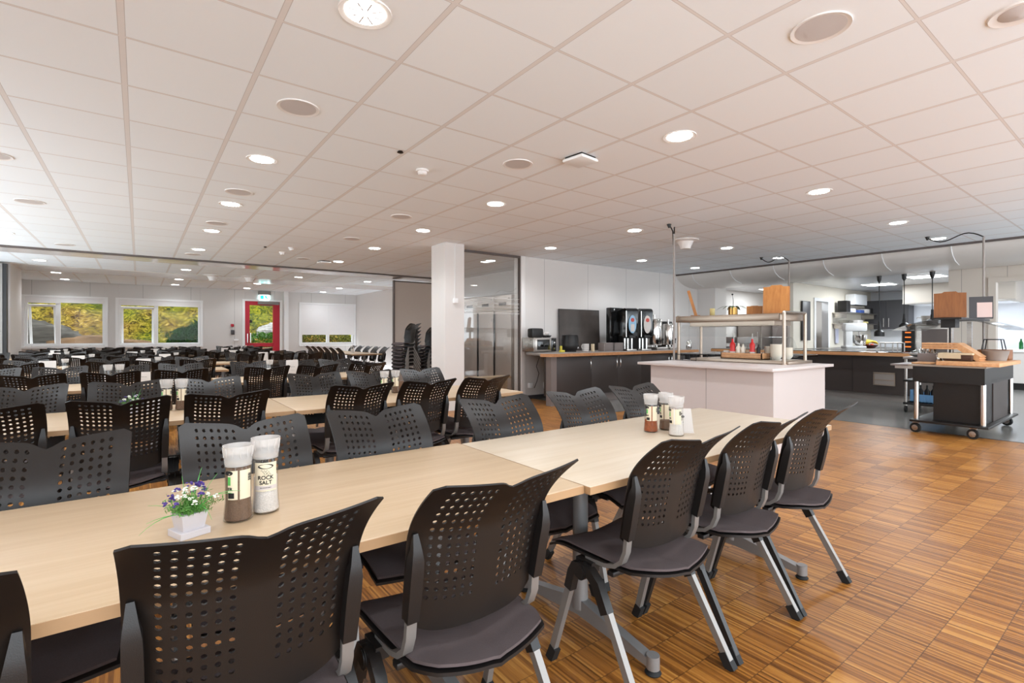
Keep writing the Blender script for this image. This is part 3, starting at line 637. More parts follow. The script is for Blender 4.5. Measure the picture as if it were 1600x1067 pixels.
# ------------------------------------------------------------------ tables
TZ = .73
def make_table(m, L=1.85):
    t = thing('canteen_table', '-', 'table')
    top = obj('tabletop', B(0, L, 0, .80, TZ-.027, TZ, b=.0015), m, t)
    obj('edge_band', B(-.001, L+.001, -.0015, .8015, TZ-.026, TZ-.0015), 'birchedge', top)
    obj('rail', B(.28, L-.28, .36, .44, TZ-.075, TZ-.027).box(.30, .34, .12, .68, TZ-.06, TZ-.027).box(L-.37, L-.33, .12, .68, TZ-.06, TZ-.027), 'greymetal', t)
    for x in (.32, L-.35):
        l = obj('leg', MB().cyl(.032, .08, TZ-.05, (x, .37, 0), 20), 'greymetal', t)
        mb = MB()
        for s in (-1, 1): mb.prism([(x-.018, .37), (x+.018, .37), (x+.018, .37+s*.40), (x-.018, .37+s*.40)], .0, .0)
        mb = MB().add([(x-.02, .0, .055), (x+.02, .0, .055), (x+.02, .37, .125), (x-.02, .37, .125), (x-.02, .74, .055), (x+.02, .74, .055),
                       (x-.02, .0, .025), (x+.02, .0, .025), (x+.02, .37, .055), (x-.02, .37, .055), (x-.02, .74, .025), (x+.02, .74, .025)],
                      [(0, 1, 2, 3), (3, 2, 5, 4), (7, 6, 9, 8), (8, 9, 10, 11), (0, 3, 9, 6), (3, 4, 10, 9), (2, 1, 7, 8), (5, 2, 8, 11), (1, 0, 6, 7), (4, 5, 11, 10)])
        for y in (.0, .74): mb.cyl(.024, .02, .068, (x, y, 0), 16)
        f = obj('foot_beam', mb, 'greymetal', l)
        for y in (0, .74): obj('glide', MB().lathe([(.026, 0), (.03, .006), (.012, .02), (.012, .024)], (x, y, 0), 16), 'rubber', l)
    return t
tabA, tabB = make_table('birch'), make_table('birch2'); tu = {0: False, 1: False}
def table(x, y, label, pale=False, rz=0, group='birch canteen tables'):
    p = tabB if pale else tabA
    if not tu[int(pale)]: tu[int(pale)] = True; p.location = (x, y, 0); p.rotation_euler = (0, 0, rz); p['label'] = label; p['group'] = group; return p
    return dup(p, (x, y, 0), rz, label, group)
# row: name, y of table near edge, tables [(x0, word)], near chairs, far chairs, tips y near, tips y far
ROWS = [
 ('front', 1.165, [(-2.545, 0), (-.69, 0), (1.165, 1)], [-.345, .185, .706, 1.49, 2.02, 2.548], [-.235, .324, .83, 1.47, 2.03, 2.54], .94, 2.12),
 ('second', 3.44, [(-1.04, 0), (.815, 0)], [-.57, -.076, .414, 1.19, 1.68, 2.17], [-.58, -.06, .425, 1.18, 1.67, 2.16], 3.22, 4.38),
 ('third', 5.80, [(-1.35, 0), (.66, 0)], [-1.20, -.70, -.194, .325, 1.07, 1.57, 2.13], [-1.13, -.63, -.12, .38, 1.08, 1.62, 2.10], 5.62, 6.80),
 ('fourth', 8.05, [(-2.70, 0), (-.83, 0)], [-1.60, -1.09, -.30, .17, .64], [-1.7, -1.15, -.32, .195, .64], 7.87, 8.85),
 ('fifth', 9.86, [(-2.85, 0), (-.98, 0), (.89, 0)], [-1.66, -1.16, -.66, -.17, .33, 1.56, 2.06, 2.55], [-1.9, -1.30, -.80, -.3, .22, 1.50, 2.02, 2.53], 9.62, 10.72),
 ('sixth', 11.62, [(-2.9, 0), (-1.03, 0), (.84, 0)], [-1.96, -1.46, -.96, -.46, .03, .55, 1.25, 1.78, 2.3], [-2.05, -1.52, -1.02, -.5, 0.0, .5, 1.2, 1.7, 2.2], 11.4, 12.55),
 ('seventh', 13.70, [(-2.3, 0), (-.43, 0), (1.44, 0)], [-1.65, -1.15, -.65, .05, .55, 1.05, 1.9, 2.45], [-1.7, -1.2, -.7, .0, .5, 1.0, 1.85, 2.35], 13.48, 14.62),
 ('eighth', 15.75, [(-2.0, 0), (-.1, 0), (1.77, 0)], [-1.6, -1.1, -.5, .1, .6, 1.1, 2.05, 2.6], [-1.6, -1.1, -.5, .1, .6, 1.1, 2.0, 2.55], 15.55, 16.7),
]
BL = {('front', 'camera', 2), ('front', 'camera', 4), ('front', 'camera', 5)}
for name, ty, tabs, near, far, yn, yf in ROWS:
    nt = len(tabs)
    for i, (x, pale) in enumerate(tabs):
        side = {1: ['only'], 2: ['left', 'right'], 3: ['left', 'middle', 'right']}[nt][i]
        table(x, ty-(.025 if x > .6 and name in ('front', 'second') else 0), 'birch topped canteen table, %s one in the %s table row' % (side, name), bool(pale))
    for sd, xs_, yt, rz in (('camera', near, yn, 0), ('window', far, yf, PI)):
        for i, x in enumerate(xs_):
            y = yt+.31+(.02 if name == 'front' and i < 2 else 0) if rz == 0 else yt-.31
            chair(x, y, rz, 'black perforated chair on %s side of the %s table row, %s from left' % (sd, name, ORD[i]), 'black perforated chairs at the table rows', (name, sd, i) in BL, ty > 5)
# side group by the half-closed blinds
table(5.10, 12.5, 'birch table at the right wall below the half lowered blinds, nearer one', False, PI/2, 'tables by the side wall')
table(5.10, 14.37, 'birch table at the right wall below the half lowered blinds, farther one', False, PI/2, 'tables by the side wall')
for i in range(6): chair(4.30, 12.75+.57*i, -PI/2, 'black chair facing the side wall at the right window tables, %s from the near end' % ORD[i], 'chairs at the side wall tables', far=True)
for i in range(5): chair(5.02, 12.75+.62*i, PI/2, 'black chair with its back to the side wall at window tables, %s from near end' % ORD[i], 'chairs at the side wall tables', far=True)
# stacks beside the folding wall
for k in range(8): chair(4.93, 10.75, 1.80, 'black chair in the stack left of the column, %s from bottom' % ORD[k], 'stacked black chairs', far=(k > 0), z=.085*k+.0)
for k in range(7): chair(5.62, 11.05, 1.80, 'black chair in the half hidden stack beside the column, %s from bottom' % ORD[k], 'stacked black chairs', far=(k > 0), z=.085*k+.0)

# ------------------------------------------------------------------ things on the tables
def wrapped(mb, r, a0, z0):                           # bend a flat text mesh (x,y) round a cylinder of radius r, facing angle a0
    mb.v = [((r+p[2])*math.cos(a0+p[0]/r), (r+p[2])*math.sin(a0+p[0]/r), z0+p[1]) for p in mb.v]; return mb
def arc(r, a0, a1, z0, z1, n=14, t=.0005):
    mb = MB()
    for k in range(n+1):
        a = a0+(a1-a0)*k/n
        for rr in (r, r+t):
            for z in (z0, z1): mb.v.append((rr*math.cos(a), rr*math.sin(a), z))
    for k in range(n):
        i = 4*k; mb.f += [(i+2, i+6, i+7, i+3), (i, i+1, i+5, i+4), (i+1, i+3, i+7, i+5), (i, i+4, i+6, i+2)]
    mb.f += [(0, 2, 3, 1), (4*n, 4*n+1, 4*n+3, 4*n+2)]; return mb
def mill(x, y, z, fill, fillh, h, r, label, lab, face=-2.2, group='spice mills', detail=True, top='frost'):
    t = thing('spice_mill', label, 'spice mill', (x, y, z), 0, group); s = h/.2
    obj('contents', MB().lathe([(r*.86, .004), (r*.98, .008), (r*.88, .05*s), (r*.86, fillh), (1e-6, fillh+.002)], n=32), fill, t)
    obj('jar', MB().lathe([(r*.9, 0), (r*1.04, .003), (r*1.02, .02*s), (r*.93, .055*s), (r*.92, .145*s), (r*.88, .152*s)], n=36), 'clearp', t)
    hd = MB().lathe([(r*.88, .150*s), (r*.97, .155*s), (r*1.0, .166*s), (r*.98, .170*s), (r*1.08, .198*s), (r*1.11, .2*s), (r*1.03, .2*s), (r*.97, .18*s), (1e-6, .176*s)], n=40)
    for k in range(12): a = 2*PI*k/12; hd.tube([(r*.99*math.cos(a), r*.99*math.sin(a), .17*s), (r*1.08*math.cos(a), r*1.08*math.sin(a), .197*s)], .0018*s, 5)
    obj('grinder_head', hd, top, t)
    if detail: obj('ring', MB().lathe([(r*.9, .146*s), (r*.95, .147*s), (r*.95, .152*s), (r*.9, .153*s)], n=32), 'frost', t)
    if lab:
        l = obj('label', arc(r*.935, face-.95, face+.95, .062*s, .138*s), 'label', t)
        if lab == 'salt':
            f = r*.935+.0012
            obj('lettering', wrapped(text_mesh('ROCK', .0145, .0003, bold=.0003), f, face, .098*s), 'ink', l); obj('lettering', wrapped(text_mesh('SALT', .0145, .0003, bold=.0003), f, face, .085*s), 'ink', l)
            obj('band', arc(r*.935+.0008, face-.9, face+.9, .066*s, .077*s), 'white_g', l)
            obj('lettering', wrapped(text_mesh('SEA ROCK SALT', .004, .0002), f+.0004, face, .0715*s), 'ink', l)
            ov = MB().cyl(1, 0, .0004, n=32); ov.v = [(p[0]*.020, p[1]*.0065, p[2]) for p in ov.v]
            obj('emblem', wrapped(ov, f, face, .128*s), 'ink', l)
            sq = MB()
            for q in range(3): sq.tube([(-.012+q*.004+k*.0022, .004*math.sin(k*1.9+q)*(1 if k % 2 else .6)-.0045*q+.003, .0) for k in range(9)], .00035, 4)
            obj('script_line', wrapped(sq, f, face, .113*s), 'ink', l)
        elif lab == 'pepper':
            f = r*.935+.0012
            obj('label_strip', arc(r*.935+.0004, face-.16, face-.02, .058*s, .142*s, 6, .0006), fill, l)
            bc = MB()
            for k in range(9): bc.box(.016, .026, .108*s+k*.0022, .108*s+k*.0022+(.0012 if k % 3 else .0017), 0, .0003)
            bc.v = [(p[0]-.005, p[1]-.10*s, p[2]) for p in bc.v]
            obj('barcode', wrapped(bc, f, face+.3, .10*s), 'ink', l)
            obj('band', arc(r*.935+.0008, face-.9, face-.42, .066*s, .08*s), 'ink', l)
            gm = MB().cyl(1, 0, .0004, n=24); gm.v = [(p[0]*.011, p[1]*.006, p[2]) for p in gm.v]; obj('emblem', wrapped(gm, f, face-.85, .132*s), 'ink', l)
            obj('leaf_mark', arc(r*.935+.0007, face-.93, face-.7, .1*s, .122*s), 'grassg', l)
            obj('lettering', wrapped(text_mesh('ER', .011, .0003, bold=.0003), f, face-.74, .09*s), 'ink', l)
    return t
D1 = TZ
mill(.212, 1.50, D1, 'pepper', .142, .198, .034, 'clear mill full of ground brown pepper beside the flower pot on the front table', 'pepper', face=math.atan2(-1.50, -.212)+.12)
mill(.283, 1.525, D1, 'salt', .10, .205, .034, 'clear mill of white rock salt right of the pepper mill on front table', 'salt', face=math.atan2(-1.525, -.283)+.0)
mill(2.08, 1.61, D1, 'chili', .062, .19, .034, 'clear mill of orange chili flakes on the pale front table', 'pepper', face=math.atan2(-1.6, -2.08)+.25)
mill(2.19, 1.60, D1, 'pepper', .045, .19, .034, 'clear mill of mixed pepper standing behind the white salt mill on pale table', 'pepper', face=math.atan2(-1.6, -2.19)-.2)
mill(2.10, 1.475, D1, 'salt', .075, .19, .035, 'clear mill of fine white salt nearest on the pale front table', 'pepper', face=math.atan2(-1.5, -2.10)-.2)
def card(x, y, z, rz, label, w=.075, h=.105, mark=True):
    t = thing('table_card', label, 'table card', (x, y, z), rz, 'white tent cards on tables')
    obj('card', MB().prism([(-.028, 0), (.028, 0), (.003, h), (-.003, h)], -w/2, w/2, 'x').xf(Matrix.Identity(4)), 'paper', t)
    if mark:
        a = math.atan2(.025, h); mb = MB()
        mb2 = text_mesh('Thank you', .012, .0003).xf(Matrix.Translation((0, h*.62, 0)))
        mb2.add(B(-.022, .022, h*.40, h*.405, 0, .0004).v, B(-.022, .022, h*.40, h*.405, 0, .0004).f)
        R = Matrix.Translation((0, -.0285, 0)) @ Matrix.Rotation(PI/2-a, 4, 'X'); obj('lettering', mb2.xf(R), 'ink', t)
    return t
def tentcard(x, y, z, rz, label, w=.07, h=.12):
    t = thing('table_card', label, 'table card', (x, y, z), rz, 'white tent cards on tables')
    obj('card', MB().prism([(-w*.62, 0), (w*.62, 0), (w*.42, h), (-w*.42, h)], -.002, .002, 'y').box(-w*.6, w*.6, -.02, .02, 0, .003), 'paper', t)
    mb = MB()
    for k in range(5): mb.sphere(.005+.003*(k % 3), (-.018+.010*math.sin(k*2.3), -.003, h*.78-k*.014), 5, (1, .3, .8))
    mb.sphere(.008, (-.026, -.003, .022), 6, (1, .2, 1.6)); obj('print', mb, 'ink', t)
    return t
tentcard(2.20, 1.495, D1, -.75, 'white tapered card with black print behind salt mill on pale table')
# flower pot
def flower(x, y, z, s, label, n=1.0, seed=3):
    rr = random.Random(seed); t = thing('potted_flowers', label, 'potted flowers', (x, y, z), .35, 'small flower pots')
    pot = MB(); q = [(.021, 0), (.03, .056)]
    pot.add([(sx*q[k][0], sy*q[k][0], q[k][1]) for k in (0, 1) for sx, sy in ((-1, -1), (1, -1), (1, 1), (-1, 1))], [(3, 2, 1, 0), (0, 1, 5, 4), (1, 2, 6, 5), (2, 3, 7, 6), (3, 0, 4, 7), (4, 5, 6, 7)])
    obj('pot', pot, 'potw', t, smooth=0).scale = (s, s, s)
    obj('saucer', B(-.034, .034, -.034, .034, 0, .016, b=.001), 'potw', t, smooth=0).scale = (s, s, s)
    fern = MB(); fl = MB(); fw = MB(); gr = MB()
    def stem(mb, d, L, r0, droop):
        pts = []; p = Vector((rr.uniform(-.018, .018), rr.uniform(-.018, .018), .05)); v = d.normalized()
        for k in range(6): pts.append(p.copy()); p += v*L/5; v.z -= droop; v.normalize()
        mb.tube(pts, [r0*(1-.15*k) for k in range(6)], 4); return pts
    for k in range(int(46*n)):
        a = rr.random()*2*PI; e = rr.uniform(.35, 1.4); d = Vector((math.cos(a)*math.cos(e), math.sin(a)*math.cos(e), math.sin(e)))
        L = rr.uniform(.035, .065); pts = stem(fern, d, L, .0006, .1)
        for p in pts[1:]:
            for _ in range(7):
                w = .006*rr.uniform(.5, 1.3); R = Euler((rr.random()*6, rr.random()*6, rr.random()*6)).to_matrix(); c = p+Vector((rr.gauss(0, .004), rr.gauss(0, .004), rr.gauss(0, .003)))
                fern.add([c+R @ Vector(q2)*w for q2 in ((-1, 0, 0), (0, -.22, .1), (1, 0, 0), (0, .22, .1))], [(0, 1, 2, 3)])
    for k in range(int(26*n)):
        a = rr.random()*2*PI; e = rr.uniform(.45, 1.35); R0 = rr.uniform(.045, .068); c = Vector((math.cos(a)*math.cos(e)*R0*1.05, math.sin(a)*math.cos(e)*R0*1.05, .056+math.sin(e)*R0))
        vio = rr.random() < .42; mb = fl if vio else fw
        for j in range(9):
            d = Vector((rr.gauss(0, 1), rr.gauss(0, 1), rr.gauss(.6, .7))).normalized(); mb.sphere(.0032 if vio else .0028, c+d*.0058, 4, (1, 1, .6))
    for a, e, L, dr in ((2.3, .5, .10, .12), (2.7, .25, .09, .15), (.3, 1.25, .11, .03), (.8, 1.05, .10, .05), (1.6, 1.3, .09, .04), (-.6, .9, .12, .28), (-.3, .75, .13, .3), (3.3, .2, .10, .2), (.1, 1.0, .10, .08), (-1.6, .8, .10, .42)):
        d = Vector((math.cos(a)*math.cos(e), math.sin(a)*math.cos(e), math.sin(e))); stem(gr, d, L, .0014, dr)
    for nm, mb, m in (('foliage', fern, 'leafg'), ('violet_flowers', fl, 'violet'), ('white_flowers', fw, 'petalw'), ('grass_blades', gr, 'grassg')):
        o_ = obj(nm, mb, m, t, smooth=60); o_.scale = (s, s, s); o_['kind'] = 'stuff'
    return t
flower(.100, 1.462, D1, 1.0, 'small white pot with fern, violet and white flowers on the front table')
# second row and farther rows
mill(.145, 3.95, D1, 'pepper', .1, .2, .034, 'clear pepper mill on the second row table left of the joint, left of pair', 'pepper', -1.6)
mill(.225, 3.93, D1, 'pepper', .09, .2, .034, 'clear pepper mill on the second row table left of the joint, right of pair', 'pepper', -1.6)
card(.085, 3.80, D1, -.1, 'cream tent card in front of the mill pair on the second row table', .09, .1)
flower(-.03, 3.86, D1, 1.0, 'small flower pot on the second row table behind the dark chair backs', .8, 5)
mill(1.63, 3.95, D1, 'pepper', .1, .19, .034, 'clear mill on the right table of second row, left of pair', 'pepper', -2.0); mill(1.74, 3.98, D1, 'pepper', .1, .19, .034, 'clear mill on the right table of second row, right of pair', 'pepper', -2.0)
mill(-.24, 6.25, D1, 'salt', .09, .2, .034, 'clear mill on the left table of third row, left of pair', None); mill(-.15, 6.27, D1, 'pepper', .09, .2, .034, 'clear mill on the left table of third row, right of pair', None)
card(1.42, 6.15, D1, .1, 'tall white menu card on the right table of third row', .13, .2); card(.04, 6.2, D1, -.1, 'small white card on left table of third row', .11, .12)
mill(1.22, 6.35, D1, 'salt', .1, .2, .036, 'pale mill left of the tall white menu card in third row', None)
k = 0
for y, xx in ((8.35, (.05, -.9)), (10.2, (-.75, .35, 1.85)), (12.0, (-1.2, -.1, 1.6)), (14.1, (-1.4, .3, 1.7)), (16.1, (-1.2, .6, 2.3))):
    rw = {8.35: 'fourth', 10.2: 'fifth', 12.0: 'sixth', 14.1: 'seventh', 16.1: 'eighth'}[y]
    for i, x in enumerate(xx):
        card(x, y, D1, .1*(i-1), 'white card standing on a table in the %s row, %s from left' % (rw, ORD[i]), .16, .17, False)
        mill(x+.16, y+.03, D1, 'salt', .1, .19, .034, 'pale mill beside a card in the %s table row, %s from left' % (rw, ORD[i]), None, detail=False)
card(4.72, 13.6, D1, 1.2, 'white card on the nearer table by the side wall', .12, .16, False); mill(4.78, 13.9, D1, 'salt', .1, .19, .034, 'pale mill on the nearer table by the side wall', None)

# ------------------------------------------------------------------ salad island
t = thing('serving_island', 'white serving island with overhanging top standing behind the pale front table', 'serving island', (0, 0, 0))
ISX0, ISX1, ISY0, ISY1, IZ = 4.98, 6.42, 2.40, 4.06, .885
obj('body', B(5.14, 6.36, 2.47, 3.98, 0, IZ-.03), 'white_g', t); obj('countertop', B(ISX0, ISX1, ISY0, ISY1, IZ-.03, IZ, b=.003), 'white_g', t)
obj('panel_joint', B(5.138, 5.14, 3.215, 3.221, 0, IZ-.03), 'plinth', t)
obj('food_well', B(5.80, 6.40, 2.62, 3.86, IZ, IZ+.035, b=.004).box(5.86, 6.34, 2.68, 3.80, IZ+.03, IZ+.04), 'steel_w', t)
g_ = thing('gantry_shelf', 'stainless gantry shelf on round posts over the white island', 'gantry', (0, 0, 0))
for x, y in ((5.78, 4.02), (6.30, 4.02), (5.78, 2.66), (6.30, 2.66)):
    obj('post', MB().cyl(.019, IZ, 1.475, (x, y, 0), 16).cyl(.032, IZ, IZ+.008, (x, y, 0), 16), 'steel_w', g_)
obj('shelf', B(5.74, 6.34, 2.70, 4.04, 1.385, 1.465, b=.004), 'steel_w', g_); obj('top_rail', MB().tube([(5.78, 2.66, 1.475), (6.30, 2.66, 1.475)], .017), 'steel', g_)
obj('heat_lamp', B(5.85, 6.25, 2.8, 3.9, 1.33, 1.385), 'steel_w', g_)
obj('sneeze_glass', MB().prism([(5.80, 1.35), (5.806, 1.35), (5.70, 1.20), (5.694, 1.20)], 2.72, 3.98, 'y'), 'glass', g_)
def pole(x, y, z0, z1, target, label, k=3):
    t = thing('power_pole', label, 'power pole', (0, 0, 0), 0, 'thin power poles')
    obj('pole', MB().cyl(.013, z0, z1, (x, y, 0), 14), 'plinth', t)
    tx, ty = target; pts = []
    for i in range(13):
        f = i/12; bend = math.sin(PI*f)
        zz = z1+(CEIL-.02-z1)*f; d = Vector((tx-x, ty-y, 0))
        if d.length > .5: p = Vector((x, y, zz))+d*f; p.z += .06*math.sin(2*PI*f)
        else: p = Vector((x+.05*math.sin(PI*f*1.0)+ (tx-x)*f, y+(ty-y)*f, z1 + (.10*math.sin(PI*min(1, f*2)) if f < .5 else 0) + (-.16 if .3 < f < .62 else 0) + (CEIL-z1)*max(0, (f-.5)*2)**1.0))
        pts.append(p)
    obj('cable', MB().tube(pts, .008, 8), 'cable', t); obj('ceiling_cap', MB().lathe([(.012, -.05), (.03, -.004), (.03, 0)], (tx, ty, CEIL), 16), 'black', t)
pole(5.69, 4.03, IZ, 2.56, (5.68, 4.10), 'tall thin pole at left end of the island with black cable to ceiling')
pole(9.16, 4.13, 0, 2.52, (9.52, 4.80), 'tall thin pole behind the island with curved cable to ceiling')
pole(9.25, 1.62, .2, 2.56, (9.55, 2.3), 'tall thin pole at the dark serving trolley with curved cable to ceiling')
def menu_board(x, y, z, w, h, rz, lean, lab, m='oak', th=.012):
    t = thing('menu_board', lab, 'menu board', (x, y, z), rz, 'wooden menu boards')
    poly = [(-w/2, 0), (w/2, 0), (w/2, h*.94), (w*.25, h*.95), (w*.18, h), (-w*.18, h), (-w*.25, h*.95), (-w/2, h*.94)]
    obj('board', MB().prism(poly, -th/2, th/2, 'y').xf(Matrix.Rotation(lean, 4, 'X')), m, t)
    obj('stand', B(-w*.28, w*.28, -.05, .07, -.0, .014, b=.002), m, t)
menu_board(6.0, 3.90, 1.467, .3, .36, .55, -.28, 'oak menu board seen edge-on at the left end of gantry shelf', th=.035)
menu_board(6.02, 2.86, 1.467, .28, .345, -1.2, -.12, 'largest oak menu board at the right end of the gantry shelf')
menu_board(6.1, 3.16, 1.467, .18, .115, -1.2, -.1, 'small low oak board on the gantry shelf left of the largest board')
t = thing('potted_orchid', 'drooping orchid leaves in a brass pot on the gantry shelf', 'potted plant', (6.03, 3.40, 1.467))
obj('pot', MB().lathe([(.045, 0), (.055, .01), (.055, .1), (.05, .1), (.05, .02), (1e-6, .02)], n=28), 'gold', t)
mb = MB()
for k in range(8):
    a = k*.9; L = .15+.03*(k % 3); pts = [Vector((math.cos(a)*L*f, math.sin(a)*L*f, .10+.10*f-.13*f*f)) for f in [q/6 for q in range(7)]]
    for i in range(6):
        w0, w1 = .018*math.sin(PI*(i+.3)/6.6), .018*math.sin(PI*(i+1.3)/6.6) if i < 5 else .001; s_ = Vector((-math.sin(a), math.cos(a), 0))
        mb.add([pts[i]-s_*w0, pts[i]+s_*w0, pts[i+1]+s_*w1, pts[i+1]-s_*w1], [(0, 1, 2, 3)])
obj('leaves', mb, mat('orchid_leaf', (84, 104, 62), .4, var=.3), t)
obj('stem', MB().tube([(0, 0, .08), (.005, 0, .18), (-.005, .005, .26)], .003).sphere(.012, (-.005, .005, .265), 6), 'black', t)
one('candle', MB().lathe([(.03, 0), (.032, .004), (.032, .10), (.028, .104), (1e-6, .1)], n=24), 'candle', 'pale yellow pillar candle on the gantry shelf', 'candle', (6.12, 3.74, 1.467))
def bottle(x, y, z, m, lab, h=.2, r=.028, cat='bottle', group='sauce bottles'):
    t = thing('bottle', lab, cat, (x, y, z), 0, group)
    obj('body', MB().lathe([(r*.9, 0), (r, .005), (r, h*.35), (r*.86, h*.5), (r, h*.62), (r*.9, h*.74), (r*.4, h*.84), (r*.36, h*.9)], n=20), m, t)
    obj('cap', MB().lathe([(r*.42, h*.88), (r*.42, h*.93), (r*.2, h), (1e-6, h)], n=16), m, t)
    obj('label', arc(r+.0006, 0, 2*PI-.01, h*.1, h*.33, 24), 'paper', t); return t
tr = thing('condiment_crate', 'low wooden crate holding sauce bottles on the island', 'crate', (5.98, 2.98, IZ+.04))
obj('crate', B(-.1, .1, -.02, .50, 0, .012).box(-.1, -.088, -.02, .5, 0, .075).box(.088, .1, -.02, .5, 0, .075).box(-.1, .1, -.02, -.008, 0, .075).box(-.1, .1, .488, .5, 0, .075), 'oaktop', tr)
mb = MB()
for z in (.023, .048): mb.box(-.102, -.1, -.02, .5, z, z+.003)
obj('slat_gap', mb, 'oakd', tr)
zc = IZ+.053
bottle(5.95, 3.36, zc, 'redp', 'red ketchup bottle with white label, leftmost in the crate', .235, .034); bottle(5.95, 3.11, zc, 'redp', 'red ketchup bottle with narrow tip, right side of the crate', .235, .032)
bottle(5.96, 3.29, zc, 'cream', 'pale sauce bottle right of the left red bottle', .18); bottle(5.96, 3.23, zc, 'cream', 'cream bottle in the middle of the crate', .17); bottle(5.97, 3.18, zc, 'clearp', 'clear bottle in the crate beside the right red bottle', .15); bottle(5.98, 3.05, zc, 'black', 'dark topped bottle at the right end of the crate', .17, .024)
t = thing('sign_holder', 'small white upright card behind the island counter', 'card holder', (5.98, 3.46, IZ+.04)); obj('card', B(-.004, .004, -.035, .035, 0, .10), 'paper', t); obj('base', B(-.03, .03, -.04, .04, -.0, .006), 'clearp', t)
def bowl_stack(x, y, z, n, r, lab, m='cream'):
    for k in range(n): one('bowl', MB().lathe([(r*.5, 0), (r*.55, .006), (r*.85, .03), (r, .05), (r*.97, .05), (r*.8, .03), (r*.5, .009), (1e-6, .009)], n=28), m, lab+', %s bowl from the bottom' % ORD[k], 'bowl', (x, y, z+.0135*k), group='stacked bowls')
bowl_stack(6.02, 2.86, IZ+.04, 11, .066, 'tallest cream bowl stack on the island'); bowl_stack(6.12, 2.99, IZ+.04, 9, .058, 'cream bowl stack behind left of the tallest'); bowl_stack(6.20, 2.82, IZ+.04, 8, .066, 'cream bowl stack behind right of the tallest')
t = thing('wire_rack', 'black wire plate rack at the left end of the island top', 'wire rack', (5.72, 3.72, IZ)); mb = MB()
for y in (0, .1, .2, .3): mb.tube([(0, y, .004), (0, y, .08), (.25, y, .08), (.25, y, .004)], .004, 6)
for x, z in ((0, .08), (.25, .08), (0, .004), (.25, .004)): mb.tube([(x, 0, z), (x, .3, z)], .004, 6)
obj('rack', mb, 'black', t)

# ------------------------------------------------------------------ drinks counter along the servery wall
CZ = .90
t = thing('drinks_counter', 'long grey worktop with brown front edge along the servery wall', 'worktop')
top = [(5.92, 7.43), (5.60, 7.08), (5.50, 6.58), (5.62, 6.36), (9.85, 6.36), (9.85, 7.43)]
obj('worktop', MB().prism(top, CZ-.035, CZ), 'plinth', t)
obj('front_edge', MB().prism([(5.49, 6.55), (5.52, 6.55), (5.63, 6.37), (9.85, 6.37), (9.85, 6.34), (5.61, 6.34)], CZ-.055, CZ-.004), 'oakedge', t)
t = thing('end_panel', 'light grey end panel at the left of the dark cabinets', 'panel'); obj('panel', B(5.62, 5.75, 6.42, 6.55, .0, CZ-.056), 'greyp', t)
def cabinet(x0, x1, lab, hs, y0=6.42, y1=6.76, z1=CZ-.056):
    t = thing('base_cabinet', lab, 'cabinet', (x0, y0, 0), 0, 'dark base cabinets'); w = x1-x0
    obj('body', B(0, w, .02, y1-y0, .14, z1), 'char', t); obj('plinth', B(0, w, .05, .1, 0, .14), 'greyp', t)
    n = len(hs)
    for k, h in enumerate(hs):
        d = obj('door', B(w*k/n+.002, w*(k+1)/n-.002, 0, .02, .145, z1-.004, b=.001), 'char', t)
        hx = w*(k+1)/n-.05 if h == 'r' else w*k/n+.05
        obj('handle', MB().tube([(hx, 0, .60), (hx, -.028, .63), (hx, -.034, .70), (hx, -.028, .77), (hx, 0, .80)], .006), 'chrome', d)
cabinet(5.75, 6.60, 'dark base cabinet at the left end of the drinks counter', 'r'); cabinet(6.60, 8.0, 'dark two door base cabinet in the middle of the drinks counter', 'rl'); cabinet(8.0, 9.8, 'dark base cabinet of the drinks counter beside the white island', 'rl')
def onw(px, Y): k = (px-800)/781.3; return Y*(.5983+.8013*k)/(.8013-.5983*k)
t = thing('microwave_oven', 'silver microwave with black window at the left end of drinks counter', 'microwave', (5.70, 6.98, CZ), -.08)
obj('housing', B(0, .50, 0, .38, .012, .27, b=.006), 'steel', t)
d_ = obj('door', B(.02, .38, -.018, 0, .02, .262, b=.006), 'steel', t); obj('window', B(.06, .34, -.021, -.017, .05, .235, b=.002), 'blackglass', d_)
cp = obj('control_panel', B(.385, .495, -.015, 0, .02, .262, b=.004), 'blackglass', t)
for z in (.18, .07): obj('knob', MB().lathe([(.016, -.03), (.018, -.013)], (.44, 0, z), 18, 'y'), 'chrome', cp)
t = thing('toaster', 'black toaster on top of the microwave', 'toaster', (5.72, 7.05, CZ+.27), -.08)
obj('body', B(0, .26, 0, .17, 0, .17, b=.03), 'black', t); obj('slot', B(.04, .22, .05, .07, .168, .172).box(.04, .22, .1, .12, .168, .172), 'dgrey', t); obj('lever', B(.255, .28, .07, .1, .09, .11), 'chrome', t)
t = thing('bread_basket', 'white bread rolls in a dark basket on the microwave', 'basket', (6.10, 7.10, CZ+.27))
obj('basket', MB().lathe([(.07, 0), (.10, .04), (.09, .04), (.06, .008), (1e-6, .008)], n=24), 'black', t)
obj('cloth', MB().sphere(.05, (0, 0, .075), 8, (1.3, 1.1, .8)).sphere(.03, (-.05, 0, .06), 8).sphere(.03, (.05, .02, .06), 8), 'paper', t)
t = thing('tilted_board', 'large square black splashback board leaning on the wall behind the soup kettle', 'board', (6.68, 7.38, CZ)); obj('panel', B(0, 1.15, 0, .012, 0, .84).xf(Matrix.Rotation(-.03, 4, 'X')), 'blackboard', t); obj('rim', B(0, 1.15, -.004, 0, .832, .84).box(0, .008, -.004, 0, 0, .84).box(1.142, 1.15, -.004, 0, 0, .84).xf(Matrix.Rotation(-.03, 4, 'X')), 'black', t)
t = thing('soup_kettle', 'round black soup kettle on the drinks counter', 'soup kettle', (6.53, 6.92, CZ))
obj('base', MB().lathe([(.12, 0), (.12, .02), (.155, .06), (.175, .11), (.17, .14)], n=36), 'black', t); obj('pot', MB().lathe([(.165, .14), (.165, .22), (.15, .30), (.152, .305)], n=36), 'black', t)
